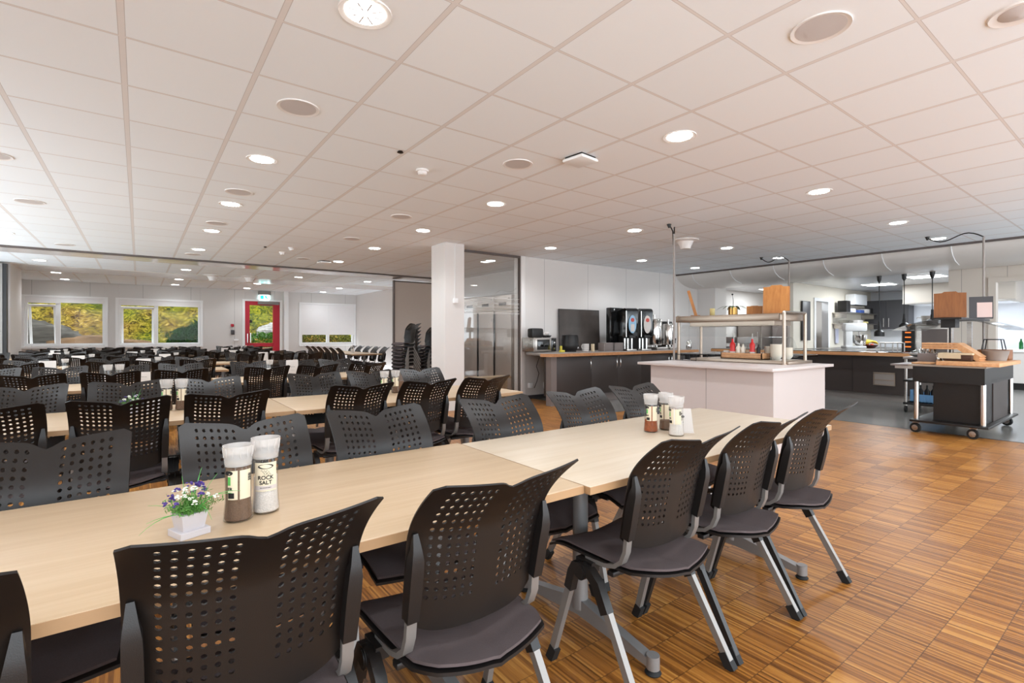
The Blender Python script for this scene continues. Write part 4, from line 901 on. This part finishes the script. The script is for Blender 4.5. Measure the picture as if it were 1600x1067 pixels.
obj('lid', MB().lathe([(.155, .305), (.155, .315), (.08, .325), (1e-6, .327)], n=36), 'black', t); obj('dial', MB().lathe([(.018, -.185), (.02, -.165)], (.04, 0, .08), 16, 'y'), 'chrome', t)
t = thing('measuring_jug', 'white striped ceramic jug right of the black soup kettle', 'jug', (6.82, 6.80, CZ)); obj('body', MB().lathe([(.05, 0), (.065, .01), (.07, .06), (.068, .15), (.063, .15), (.062, .02), (1e-6, .02)], n=28), 'paper', t)
mb = MB()
for z in (.04, .07, .10, .125): mb.lathe([(.0705, z), (.0712, z+.002), (.0705, z+.004)], n=28)
obj('stripe', mb, 'dgrey', t); obj('handle', MB().tube([(-.066, 0, .13), (-.1, 0, .12), (-.1, 0, .08), (-.067, 0, .06)], .006), 'paper', t)
one('jar', MB().lathe([(.035, 0), (.035, .14), (.03, .145), (1e-6, .145)], n=20), 'kraft', 'beige cylindrical jar right of the white jug', 'jar', (7.04, 6.82, CZ))
t = thing('sponge_bottle', 'small yellow cleaning item left of the soup kettle', 'cleaning item', (6.22, 6.80, CZ)); obj('body', B(-.05, .05, -.03, .03, 0, .04, b=.01).box(-.04, -.01, -.02, .02, .04, .12, b=.008), 'yellow', t)
for k, x in enumerate((7.36, 7.66)):
    t = thing('napkin_dispenser', 'grey steel napkin box below the black drinks machine, %s' % ('left one', 'right one')[k], 'napkin dispenser', (x, 6.78, CZ), 0, 'napkin dispensers')
    obj('box', B(-.13, .12, -.08, .08, 0, .165, b=.004), 'greyp', t); obj('trim', B(-.13, -.124, -.084, -.08, 0, .165).box(.114, .12, -.084, -.08, 0, .165).box(-.13, .12, -.084, -.08, .159, .165), 'steel', t)
t = thing('panel_board', 'tall black panel standing left of the drinks machines', 'panel', (7.68, 6.95, CZ)); obj('panel', B(0, .40, 0, .12, 0, .88, b=.02), 'blackglass', t)
def machine(x, y, h, lab, col):
    t = thing('drinks_machine', lab, 'drinks machine', (x, y, CZ), -.35, 'tall black drinks machines')
    pf = [(-.05+.0, h-.06), (-.02, h-.02), (.03, h), (.40, h-.06), (.40, .30), (-.02, .30)]
    obj('housing', MB().prism([(p, q) for p, q in pf], 0, .26, 'x').xf(Matrix.Identity(4)), 'blackglass', t)
    obj('body', B(0.02, .24, .12, .40, 0, .30), 'black', t); obj('drip_tray', B(.02, .24, -.03, .12, 0, .035, b=.004), 'steel', t)
    obj('nozzle', B(.06, .20, -.06, .06, .25, .31, b=.008), 'black', t)
    for xx in (.03, .1, .19): obj('side_panel', B(xx, xx+.03, .1, .118, .03, .26), 'chrome', t)
    obj('cabinet_edge', B(-.012, 0, -.05, .1, .28, h-.06), 'chrome', t)
    ov = MB().cyl(1, -.058, -.05, n=28, ax='y'); ov.v = [(.13+q[0]*.085, q[1], h*.62+q[2]*.18) for q in ov.v]
    f = obj('front_label', ov, col, t); obj('picture', MB().cyl(.04, -.062, -.056, (.13, 0, h*.72), 20, 'y'), mat('berry_print', (190, 70, 60), .5, var=.6, vscale=30), f); obj('label_text', B(.09, .17, -.062, -.057, h*.45, h*.62), 'paper', f)
machine(7.80, 6.66, .86, 'black drinks machine with pale blue oval front label', 'yellowlabel'); machine(8.19, 6.60, .86, 'black drinks machine with round berry picture on the front', 'paper')
def brewer(x, y, r, h, lab, k=0):
    t = thing('coffee_brewer', lab, 'coffee brewer', (x, y, CZ), 0, 'steel coffee urns')
    obj('base', B(-r*1.2, r*1.2, -r*1.4, r*1.2, 0, .06, b=.008), 'steel', t); obj('tank', MB().lathe([(r*.95, .10), (r, .12), (r, h-.04), (r*.9, h), (1e-6, h+.01)], n=36).cyl(.02, .06, .12, (r*.5, 0, 0)).cyl(.02, .06, .12, (-r*.5, 0, 0)), 'chrome', t)
    obj('lid_knob', MB().lathe([(.02, h), (.02, h+.07), (.03, h+.075), (.03, h+.09), (1e-6, h+.09)], n=20), 'chrome', t); obj('tap', MB().tube([(0, -r, .2), (0, -r-.06, .2), (0, -r-.06, .14)], .012).box(-.012, .012, -r-.075, -r-.045, .2, .25), 'black', t)
    obj('handle', MB().tube([(r, 0, .3), (r+.03, 0, .3), (r+.03, 0, .2), (r, 0, .2)], .008), 'black', t)
brewer(8.90, 6.80, .16, .66, 'large polished coffee urn right of the drinks machines'); brewer(9.32, 6.75, .12, .56, 'slimmer polished coffee urn right of the large one')
t = thing('coffee_grinder', 'black and chrome coffee machine behind island gantry posts', 'coffee machine', (9.72, 6.95, CZ)); obj('body', B(-.35, -.1, -.1, .2, 0, .62, b=.02), 'black', t); obj('trim', B(-.34, -.12, -.106, -.1, .1, .55), 'chrome', t)
t = thing('thermos_jug', 'small rounded steel jug at the right end of drinks counter', 'jug', (9.68, 6.48, CZ)); obj('body', MB().lathe([(.05, 0), (.06, .02), (.055, .14), (.035, .19), (.02, .21), (1e-6, .21)], n=24), 'chrome', t); obj('handle', MB().tube([(.05, 0, .15), (.09, 0, .14), (.09, 0, .07), (.056, 0, .05)], .007), 'black', t)
for x, a in ((6.12, 'left one'), (6.4, 'right one')):
    t = thing('hanging_cable', 'black appliance cable hanging below the microwave shelf, %s' % a, 'cable', group='hanging cables'); obj('cable', MB().tube([(x, 7.3, CZ-.04), (x-.03, 7.38, .62), (x+.05, 7.4, .48), (x+.0, 7.4, .33), (x-.05, 7.42, .2)], .006), 'cable', t)
one('wall_socket', B(-.06, .06, -.05, 0, -.06, .06, b=.006), 'white', 'white socket below the microwave shelf', 'socket', (6.38, 7.45, .24)); one('wall_socket', B(-.05, .05, -.05, 0, -.05, .05, b=.006), 'white', 'white socket near the glass partition end', 'socket', (5.98, 7.45, .26))

# ------------------------------------------------------------------ tall fridges behind the glass
for k in range(3):
    t = thing('tall_fridge', 'tall stainless fridge behind the glass partition, %s' % ('nearest to servery wall', 'middle one', 'partly behind the column')[k], 'fridge', (6.12, 8.22+.65*k, 0), 0, 'tall steel fridges')
    obj('body', B(.02, .66, 0, .64, .1, 2.05, b=.004), 'fridge', t); obj('plinth', B(.05, .6, .02, .62, 0, .1), 'black', t); d_ = obj('door', B(0, .02, .01, .58, .12, 1.72, b=.003), 'fridge', t); obj('handle_strip', B(-.004, .0, .585, .64, .12, 1.72), 'black', t)
    f_ = obj('top_panel', B(0, .02, .0, .64, 1.74, 2.05, b=.003), 'fridge', t); obj('display', B(-.004, 0, .18, .44, 1.84, 1.90), 'blackglass', f_); obj('lock', MB().cyl(.012, -.006, 0, (0, .08, 1.98), 12, 'x'), 'black', f_)
one('bench', B(0, .9, 0, .3, .38, .42).box(.05, .1, .05, .25, 0, .38).box(.8, .85, .05, .25, 0, .38), 'birch', 'low wooden bench behind the glass partition', 'bench', (4.9, 7.8, 0))

# ------------------------------------------------------------------ kitchen servery counter
t = thing('servery_counter', 'long dark servery counter with oak edge in front of the kitchen', 'counter')
obj('front_panel', B(10.98, 11.02, 2.78, 6.6, .13, .85), 'char', t); obj('body', B(11.02, 11.6, 2.80, 6.6, .13, .85), 'char', t); obj('plinth', B(11.05, 11.55, 2.85, 6.6, 0, .13), 'plinth', t)
obj('worktop', B(10.84, 11.75, 2.68, 6.65, .87, .905, b=.003), 'blackglass', t); obj('front_edge', B(10.82, 10.85, 2.66, 6.65, .835, .895), 'oakedge', t); obj('panel_joint', B(10.976, 10.98, 3.78, 3.786, .13, .85).box(10.976, 10.98, 5.0, 5.006, .13, .85), 'black', t)
v_ = obj('vent_grille', B(10.965, 10.98, 3.12, 3.42, .30, .52), 'steel_d', t); obj('grille_bar', B(10.955, 10.97, 3.10, 3.44, .50, .53).box(10.955, 10.97, 3.10, 3.44, .29, .31).box(10.955, 10.97, 3.10, 3.12, .3, .52).box(10.955, 10.97, 3.42, 3.44, .3, .52).box(10.957, 10.965, 3.12, 3.42, .38, .40), 'steel_w', v_)
def pendant(x, y, zb, lab):
    t = thing('pendant_heat_lamp', lab, 'pendant lamp', (x, y, zb), 0, 'black pendant heat lamps'); zt = 2.42-zb
    obj('shade', MB().lathe([(.085, 0), (.088, .01), (.085, .09), (.05, .125), (.03, .13), (.028, .2), (.022, .21), (.02, .30), (1e-6, .3)], n=28), 'black', t)
    obj('cord', MB().tube([(0, 0, .28), (0, 0, zt-.1)], .008), 'black', t)
    obj('ceiling_cup', MB().lathe([(.012, zt-.14), (.035, zt-.1), (.045, zt-.0), (1e-6, zt)], n=24), 'black', t)
def at(px, Z): X = Z*(px-800)/781.3; return (.5983*Z+.8013*X, .8013*Z-.5983*X)
x, y = 12.03, 3.67; pendant(x, y, 1.19, 'black pendant heat lamp, leftmost and lowest of three')
x, y = 12.0, 3.25; pendant(x, y, 1.33, 'black pendant heat lamp, middle of three')
x, y = 11.97, 2.81; pendant(x, y, 1.40, 'black pendant heat lamp, right of three and partly behind oak board')
# black glass hot counter behind the island
t = thing('hot_counter', 'dark counter with black glass top behind the white island', 'counter'); obj('body', B(8.1, 9.3, 3.9, 5.5, 0, .84), 'chard', t); obj('worktop', B(8.0, 9.45, 3.78, 5.6, .845, .885, b=.003), 'blackglass', t)
t = thing('glass_dome', 'clear curved glass food cover on the black glass counter', 'food cover', (8.7, 4.25, .887))
mb = MB(); n = 14
for i in range(n+1):
    a = PI*i/n
    for j in range(2): mb.v.append((-.28*math.cos(a), (-.34, .34)[j], .30*math.sin(a)))
for i in range(n): mb.f.append((2*i, 2*i+1, 2*i+3, 2*i+2))
mb.f += [tuple(range(0, 2*n+2, 2)), tuple(range(1, 2*n+2, 2))[::-1]]
obj('cover', mb, 'glass', t); obj('tray', B(-.29, .29, -.35, .35, 0, .012), 'steel', t)
# dishwashing alcove
for k, (y, lb) in enumerate(((6.75, 'left'), (6.05, 'right'))):
    t = thing('tall_steel_cabinet', 'tall dark steel cabinet in alcove behind the island, %s' % lb, 'cabinet', (13.4+.5*k, y, 0), 0, 'alcove steel cabinets'); obj('body', B(0, .7, 0, .66, .1, 1.72+.0*k, b=.004), 'steel_d' if k == 0 else 'greyp', t); obj('door', B(-.02, 0, .02, .64, .12, 1.7), 'steel_d' if k == 0 else 'greyp', t); obj('handle', B(-.04, -.02, .08, .1, .9, 1.3), 'chrome', t)
for k, y in enumerate((7.15,)):
    t = thing('tray_rack', 'wire trolley rack with grey food boxes beyond the coffee urns', 'rack trolley', (12.15, 6.35, 0)); mb = MB()
    for x, yy in ((0, 0), (0, .95), (.45, 0), (.45, .95), (0, .48)): mb.cyl(.012, 0, 1.25, (x, yy, 0), 10)
    for z in (.2, .5, .75, 1.0): mb.box(0, .45, 0, .95, z, z+.015)
    obj('frame', mb, 'steel', t)
    for j, z in enumerate((.765, 1.015)):
        for yy in (.06, .52):
            b_ = tag(obj('food_box', B(0, .36, 0, .36, 0, .15, b=.01), 'greyp' if yy > .3 else 'paper', loc=(12.2, 6.35+yy, z)), 'pale plastic box on the wire rack, %s shelf %s' % (('lower', 'upper')[j], ('right', 'left')[yy > .3]), 'box', 'boxes on the wire rack')
t = thing('wall_screen', 'dark glass board on kitchen wall left of the inner doorway', 'board', (12.62, 5.4, 1.1)); obj('panel', B(0, .42, -.02, 0, 0, .92, b=.004), 'dgrey', t); obj('rim', B(-.01, .43, -.012, .002, -.01, .93), 'black', t)
# kitchen back worktop with mixer and fruit
t = thing('prep_counter', 'kitchen worktop behind the servery counter', 'worktop'); obj('worktop', B(12.3, 15.9, 4.2, 5.42, .86, .90), 'steel', t); obj('body', B(12.35, 15.85, 4.25, 5.42, .1, .86), 'plinth', t); obj('edge', B(12.3, 12.32, 4.2, 5.42, .85, .9), 'steel', t)
t = thing('stand_mixer', 'large white stand mixer on the kitchen worktop', 'mixer', (13.65, 4.66, .90), 2.3)
obj('base', B(-.2, .24, -.15, .15, 0, .06, b=.02), 'white', t); obj('column', B(.06, .22, -.08, .08, .05, .46, b=.03), 'white', t); obj('head', B(-.24, .24, -.1, .1, .40, .60, b=.04), 'white', t)
obj('bowl', MB().lathe([(.06, .07), (.12, .12), (.15, .22), (.155, .32), (.15, .32), (1e-6, .12)], (-.1, 0, 0), 28), 'chrome', t); obj('whisk', MB().cyl(.02, .3, .42, (-.1, 0, 0)), 'steel', t); obj('guard', MB().tube([(-.26, -.12, .34), (-.26, .12, .34), (-.1, .17, .34)], .006), 'chrome', t)
t = thing('fruit_bowl', 'dark bowl for bananas on the kitchen worktop', 'bowl', (14.07, 4.47, .90)); obj('bowl', MB().lathe([(.08, 0), (.16, .08), (.15, .08), (.07, .01), (1e-6, .01)], n=28), mat('dark_red_bowl', (96, 44, 34), .5), t)
for k in range(4):
    one('banana', MB().tube([(math.cos(a)*.12, 0, math.sin(a)*.10) for a in [PI*(.08+.84*q/9) for q in range(10)]], [.006, .014, .018, .02, .02, .02, .02, .018, .013, .006], 8), 'banana', 'yellow banana in the kitchen fruit bowl, %s from left' % ORD[k], 'banana', (14.05, 4.42+.03*k, .965+.008*k), -.9+.1*k, 'bananas')
one('apple', MB().sphere(.04, (0, 0, 0), 10), 'apple', 'red apple below the bananas', 'apple', (14.0, 4.42, .975)); one('apple', MB().sphere(.04, (0, 0, 0), 10), 'apple', 'red apple at right of the bananas', 'apple', (14.05, 4.53, .975))
t = thing('wall_unit', 'pair of dark grey wall cupboard doors beyond the pendant lamps', 'wall cupboard', (16.6, 4.4, 1.38)); obj('body', B(.02, .45, 0, 1.0, 0, .80), 'dgrey', t)
for k in range(2): d_ = obj('door', B(0, .02, .5*k+.003, .5*k+.497, 0, .80), 'dgrey', t); obj('handle', MB().tube([(-.02, .44 if k == 0 else .56, .06), (-.02, .44 if k == 0 else .56, .3)], .008), 'steel', d_)
t = thing('air_conditioner', 'white wall mounted air conditioner high in the kitchen corner', 'air conditioner', (15.2, 5.42, 2.02)); obj('housing', B(0, .85, -.25, 0, 0, .29, b=.03), 'white', t); obj('outlet', B(.04, .8, -.24, -.1, -.004, .02), 'black', t)
def wshelf(z, lab, x0=14.4, x1=16.5):
    t = thing('wall_shelf', lab, 'wall shelf', (x0, 5.43, z), 0, 'steel wall shelves'); obj('board', B(0, x1-x0, -.35, 0, 0, .025), 'steel', t); obj('bracket', B(.1, .12, -.3, 0, -.12, 0).box(x1-x0-.12, x1-x0-.1, -.3, 0, -.12, 0), 'steel', t)
wshelf(1.78, 'upper steel wall shelf in the kitchen left of the dark cupboards'); wshelf(1.50, 'lower steel wall shelf above the white mixer')
for k, (x, z, w, h, m, lb) in enumerate(((14.55, 1.805, .25, .3, 'black', 'black blender base on upper kitchen shelf'), (14.95, 1.805, .22, .18, 'lilac', 'pale round container on upper kitchen shelf'), (15.45, 1.805, .3, .14, 'bluebox', 'blue box on the upper kitchen shelf'), (15.85, 1.805, .28, .2, 'paper', 'white box on the upper kitchen shelf'), (16.2, 1.805, .2, .24, 'black', 'black box at right end of the upper kitchen shelf'),
      (14.6, 1.525, .4, .12, 'clearp', 'clear boxes on the lower kitchen shelf'), (15.3, 1.525, .36, .15, 'paper', 'white tub on the lower kitchen shelf'), (15.85, 1.525, .2, .1, 'candle', 'yellow pack on the lower kitchen shelf'))):
    one('storage_box', B(0, w, -.22, 0, 0, h*(1 if k == 0 else .62), b=.02), m, lb, 'container', (x, 5.36, z))
one('towel', B(0, .18, -.03, 0, 0, .42, b=.01), 'lilac', 'pale towel hanging below the kitchen shelves', 'towel', (14.55, 5.42, 1.0))
# hood, oven, back counters
t = thing('extractor_hood', 'long stainless extractor hood deep in the kitchen', 'extractor hood', (15.2, 2.15, 1.98)); obj('canopy', B(0, 1.3, 0, 2.0, 0, .47, b=.01), 'kpan', t); obj('light_strip', B(.1, 1.2, .1, 1.9, -.012, 0), 'white', t); obj('rail', B(-.02, 0, 0, 2.0, 0, .03), 'steel', t)
l = bpy.data.lights.new('hood_light', 'AREA'); l.shape = 'RECTANGLE'; l.size = 1.0; l.size_y = 1.7; l.energy = 18; l.color = (.93, .95, 1); o = bpy.data.objects.new('hood_light', l); COL.objects.link(o); o.location = (15.85, 3.15, 1.95)
t = thing('kitchen_bench', 'white kitchen bench with black plinth behind doorway', 'bench', (15.6, -1.5, 0)); obj('body', B(0, .8, 0, 5.3, .15, .84), 'paper', t); obj('plinth', B(.05, .7, 0, 5.3, 0, .15), 'black', t); obj('worktop', B(-.03, .85, 0, 5.3, .84, .90), 'white', t)
t = thing('combi_oven', 'steel combi oven with orange lit display right of the pendant lamps', 'oven', (13.0, 2.62, .66)); obj('body', B(0, .7, 0, .95, 0, .80, b=.006), 'steel', t)
d_ = obj('door', B(-.03, 0, .02, .68, .08, .74), 'steel', t); obj('window', B(-.034, -.03, .1, .6, .2, .68), 'glass' if 0 else 'greyp', d_); c_ = obj('control_panel', B(-.02, 0, .72, .93, .02, .78), 'black', t)
for z in (.60, .5, .40, .30): obj('display', B(-.026, -.02, .78, .88, z, z+.022), 'orangel', c_)
obj('stand', B(.02, .68, .02, .93, -.66, 0), 'steel_d', t)
t = thing('cooking_pot', 'steel pot with two handles on top of the oven', 'pot', (13.3, 3.18, 1.46)); obj('pot', MB().lathe([(.11, 0), (.13, .16), (.125, .16), (.1, .01), (1e-6, .01)], n=28), 'steel', t); obj('handle', MB().tube([(0, -.13, .12), (0, -.2, .13), (0, -.2, .1)], .008).tube([(0, .13, .12), (0, .2, .13), (0, .2, .1)], .008), 'steel', t)
one('green_bottle', MB().lathe([(.035, 0), (.035, .14), (.015, .19), (.015, .23), (1e-6, .23)], n=20), 'green', 'dark green bottle on the white kitchen bench', 'bottle', (15.8, 2.15, .90))
t = thing('wall_shelf', 'white shelf at right edge of picture inside the kitchen', 'wall shelf', (16.8, .9, 1.38)); obj('board', B(-.0, .3, 0, 1.0, 0, .03), 'white', t)
for k in range(3): one('storage_tin', B(-.0, .12, 0, .15, 0, .2, b=.01), 'bluebox', 'blue and red tin on the right edge shelf, %s from left' % ORD[k], 'tin', (16.85, 1.7-.2*k, 1.41), group='blue tins')
t = thing('waste_frame', 'steel tube frame rack in front of the oven', 'frame', (12.75, 3.45, 0)); mb = MB()
for yy in (0, .2, .42): mb.tube([(0, yy, .0), (0, yy, 1.05), (.3, yy, 1.05), (.3, yy, 0)], .012)
mb.tube([(0, 0, 1.05), (0, .42, 1.05)], .012); obj('frame', mb, 'steel', t)

# ------------------------------------------------------------------ dark serving trolley at the right
t = thing('serving_trolley', 'black wood serving trolley on casters beside the parquet edge', 'trolley')
CX0, CX1, CY0, CY1 = 7.82, 9.45, 1.36, 2.03
obj('box', B(CX0, CX1, CY0, CY1, .635, .83), 'chard', t); obj('cabinet', B(CX0+.10, CX1-.35, CY0+.02, CY1-.18, .165, .635), 'chard', t); obj('side_panel', B(CX0+.5, CX1-.3, CY0+.01, CY0+.02, .165, .635), 'char', t)
obj('base_plate', B(CX0-.06, CX1+.05, CY0-.04, CY1+.02, .135, .162, b=.003), 'chard', t)
tp = obj('worktop', B(CX0-.04, CX1+.02, CY0-.02, CY1+.04, .832, .85), 'steel_w', t)
for x, y in ((CX0+.03, CY0+.02), (CX0+.03, CY1-.03), (CX1-.06, CY0+.02), (CX1-.06, CY1-.03)): obj('post', MB().cyl(.028, .16, .64, (x, y, 0), 20), 'chrome', t)
for x, y in ((CX0+.02, CY0+.10), (CX0+.02, CY1-.03), (CX1-.05, CY0+.05), (CX1-.05, CY1-.05)):
    c_ = obj('caster', MB().box(x-.03, x+.03, y-.012-.02, y+.012+.02, .12, .136).box(x-.035, x+.02, y-.028, y-.022, .04, .12).box(x-.035, x+.02, y+.022, y+.028, .04, .12), 'steel_w', t)
    obj('wheel', MB().lathe([(.03, -.016), (.056, -.016), (.06, -.01), (.06, .01), (.056, .016), (.03, .016)], (x-.03, y, .06), 28, 'y').xf(Matrix.Translation((x-.03, y, .06)) @ Matrix.Rotation(1.35, 4, 'Z') @ Matrix.Translation((-(x-.03), -y, -.06))), 'rubber', c_)
    obj('hub', MB().lathe([(.01, -.02), (.034, -.018), (.034, .018), (.01, .02)], (x-.03, y, .06), 20, 'y').xf(Matrix.Translation((x-.03, y, .06)) @ Matrix.Rotation(1.35, 4, 'Z') @ Matrix.Translation((-(x-.03), -y, -.06))), 'steel', c_)
one('cutting_board', B(0, 1.25, 0, .56, 0, .045, b=.003), 'oaktop', 'thick oak cutting board with slots at the near right end of trolley', 'cutting board', (CX0-.05, CY0-.13, .852))
one('cutting_board', B(0, .45, 0, .2, 0, .02, b=.002), 'oaktop', 'thin small oak board at the left of trolley top', 'cutting board', (CX0+.1, CY1-.16, .852))
t = thing('side_flap', 'steel tray shelf folded out at the left of the trolley', 'shelf flap'); obj('board', B(CX0+.02, CX0+.7, CY1+.05, CY1+.24, .825, .845), 'greyp', t); obj('bracket', B(CX0+.05, CX0+.08, CY1+.0, CY1+.2, .79, .825), 'steel', t)
g_ = thing('display_gantry', 'dark shelf with glass wings on square posts over the trolley', 'gantry')
for x in (8.20, 9.15): obj('post', B(x-.025, x+.025, 1.72, 1.77, .852, 1.40), 'steel', g_)
obj('post_inlay', B(8.173, 8.176, 1.735, 1.755, .87, 1.38), 'black', g_); obj('hub_block', B(8.1, 8.3, 1.68, 1.82, 1.31, 1.42), 'black', g_)
obj('shelf', B(8.0, 9.5, 1.60, 1.90, 1.415, 1.435), 'black', g_)
for s in (-1, 1): obj('glass_wing', MB().tube([(8.72, 1.75+s*(.13+.42*f), 1.41-.05*f-.08*f*f) for f in [q/8 for q in range(9)]], 0, flat=(1.45, .006)), 'glass', g_)
def board2(x, y, z, w, h, rz, lean, lab, m): menu_board(x, y, z, w, h, rz, lean, lab, m)
menu_board(8.15, 1.74, 1.437, .31, .33, -1.35, -.12, 'brown oak menu board on the trolley gantry', 'oakd')
t = thing('framed_notice', 'dark framed notice with pink sheet on the trolley gantry', 'framed notice', (9.1, 1.62, 1.437), -1.35); obj('frame', B(-.12, .12, -.008, .008, 0, .30).xf(Matrix.Rotation(-.08, 4, 'X')), 'dgrey', t); obj('sheet', B(-.04, .11, -.011, -.008, .02, .22).xf(Matrix.Rotation(-.08, 4, 'X')), 'pinkp', t)
# things on the trolley
t = thing('bent_tray_stack', 'stack of bent oak trays on the trolley', 'tray stack', (8.05, 1.45, .90))
for k in range(3): obj('tray', MB().prism([(.45, .16+.028*k), (.10, .16+.028*k), (-.10, .0+.028*k), (-.115, .018+.028*k), (.095, .184+.028*k), (.45, .184+.028*k)], 0, .3, 'x').xf(Matrix.Translation((.1, .12, -.02))), 'oaktop', t)
t = thing('bread_bag', 'dark basket under a kraft cloth below the bent trays', 'basket', (8.2, 1.62, .897)); obj('basket', B(-.12, .16, -.10, .18, 0, .08, b=.02), mat('dark_basket', (70, 46, 32), .8, bump=1, bscale=80), t); obj('cloth', B(-.13, .17, -.11, .22, .075, .10, b=.01).box(-.135, -.13, .0, .22, .03, .09), 'kraft', t)
t = thing('cutlery_box', 'grey box of cutlery at the left of the trolley top', 'cutlery box', (8.3, 1.98, .852)); obj('box', B(-.1, .1, -.1, .10, 0, .13, b=.006), 'greyp', t)
mb = MB(); rr = random.Random(4)
for k in range(30): x, y = rr.uniform(-.08, .08), rr.uniform(-.08, .08); mb.tube([(x, y, .1), (x+rr.uniform(-.02, .02), y+rr.uniform(-.02, .02), .16+rr.random()*.04)], .005, 6)
tag(obj('cutlery', mb, 'chrome', loc=(8.3, 1.98, .86)), 'bunch of steel cutlery standing in the grey box', 'cutlery', kind='stuff')
t = thing('glass_jar', 'small clip top glass jar beside the grey cutlery box', 'jar', (8.2, 1.86, .874)); obj('body', MB().lathe([(.03, 0), (.033, .01), (.033, .09), (.028, .1), (1e-6, .1)], n=20), 'chrome', t)
t = thing('black_wire_stand', 'black wire stand on a wooden box at back of trolley', 'wire stand', (8.95, 1.45, 1.03)); mb = MB()
mb.tube([(-.1, -.08, .0), (-.08, -.06, .13), (.08, -.06, .13), (.1, -.08, 0), (-.1, -.08, 0)], .006).tube([(-.1, .12, .0), (-.08, .1, .13), (.08, .1, .13), (.1, .12, 0), (-.1, .12, 0)], .006).tube([(-.08, -.06, .13), (-.08, .1, .13)], .006).tube([(.08, -.06, .13), (.08, .1, .13)], .006); obj('frame', mb, 'black', t)
one('wooden_box', B(-.13, .13, -.14, .16, 0, .13, b=.004), 'oakd', 'wooden box under black wire stand on trolley', 'box', (8.95, 1.45, .898)); one('plastic_tub', MB().lathe([(.10, 0), (.13, .12), (.135, .125), (.12, .12), (1e-6, .01)], n=28), 'plinth', 'pale grey tub at back of the trolley', 'tub', (9.0, 1.42+.0, .875) if False else (8.62, 1.40, .898))
t = thing('lemon_bottle', 'small bottle with green label at right of the pale tub', 'bottle', (9.2, 1.42, .852)); obj('body', B(-.03, .03, -.03, .03, 0, .14, b=.008), 'black', t); obj('label', B(-.032, -.03, -.025, .025, .02, .08), 'yellow', t)
# utility cart with blue crate behind the trolley
t = thing('utility_cart', 'black and steel utility cart behind the serving trolley', 'utility cart', (9.75, 2.12, 0))
for x, y in ((0, 0), (0, .5), (.7, 0), (.7, .5)): obj('post', MB().cyl(.02, .1, .86, (x, y, 0), 14), 'steel', t); obj('wheel', MB().lathe([(.02, -.014), (.05, -.012), (.05, .012), (.02, .014)], (x, y, .05), 20, 'y'), 'rubber', t)
for z in (.12, .48, .84): obj('shelf', B(-.03, .73, -.03, .53, z, z+.035, b=.004), 'black' if z < .8 else 'steel_d', t)
t = thing('blue_crate', 'light blue ribbed plastic crate on the bottom shelf of utility cart', 'crate', (9.80, 2.18, .155)); mb = B(0, .5, 0, .4, 0, .02).box(0, .02, 0, .4, 0, .13).box(.48, .5, 0, .4, 0, .13).box(0, .5, 0, .02, 0, .13).box(0, .5, .38, .4, 0, .2)
for k in range(8): mb.box(-.006, 0, .02+.045*k, .035+.045*k, .01, .12)
obj('crate', mb, 'blue', t)
for k in range(4): one('bottle', MB().lathe([(.035, 0), (.035, .16), (.012, .2), (.012, .25), (1e-6, .25)], n=16), 'black', 'dark bottle lying upright in the blue crate, %s from left' % ORD[k], 'bottle', (9.95, 2.48-.08*k, .176), group='dark bottles in crate')
t = thing('hot_tray_stack', 'round steel and glass dishes on the servery counter right end', 'dish stack', (10.2, 2.62, .88)); obj('dish', MB().lathe([(.1, 0), (.17, .04), (.165, .045), (.1, .01), (1e-6, .01)], n=28), 'steel', t, (-.6, -.25, 0)); obj('cover', MB().lathe([(.16, .05), (.14, .09), (.06, .12), (1e-6, .125)], n=28), 'glass', t, (-.6, -.25, 0))
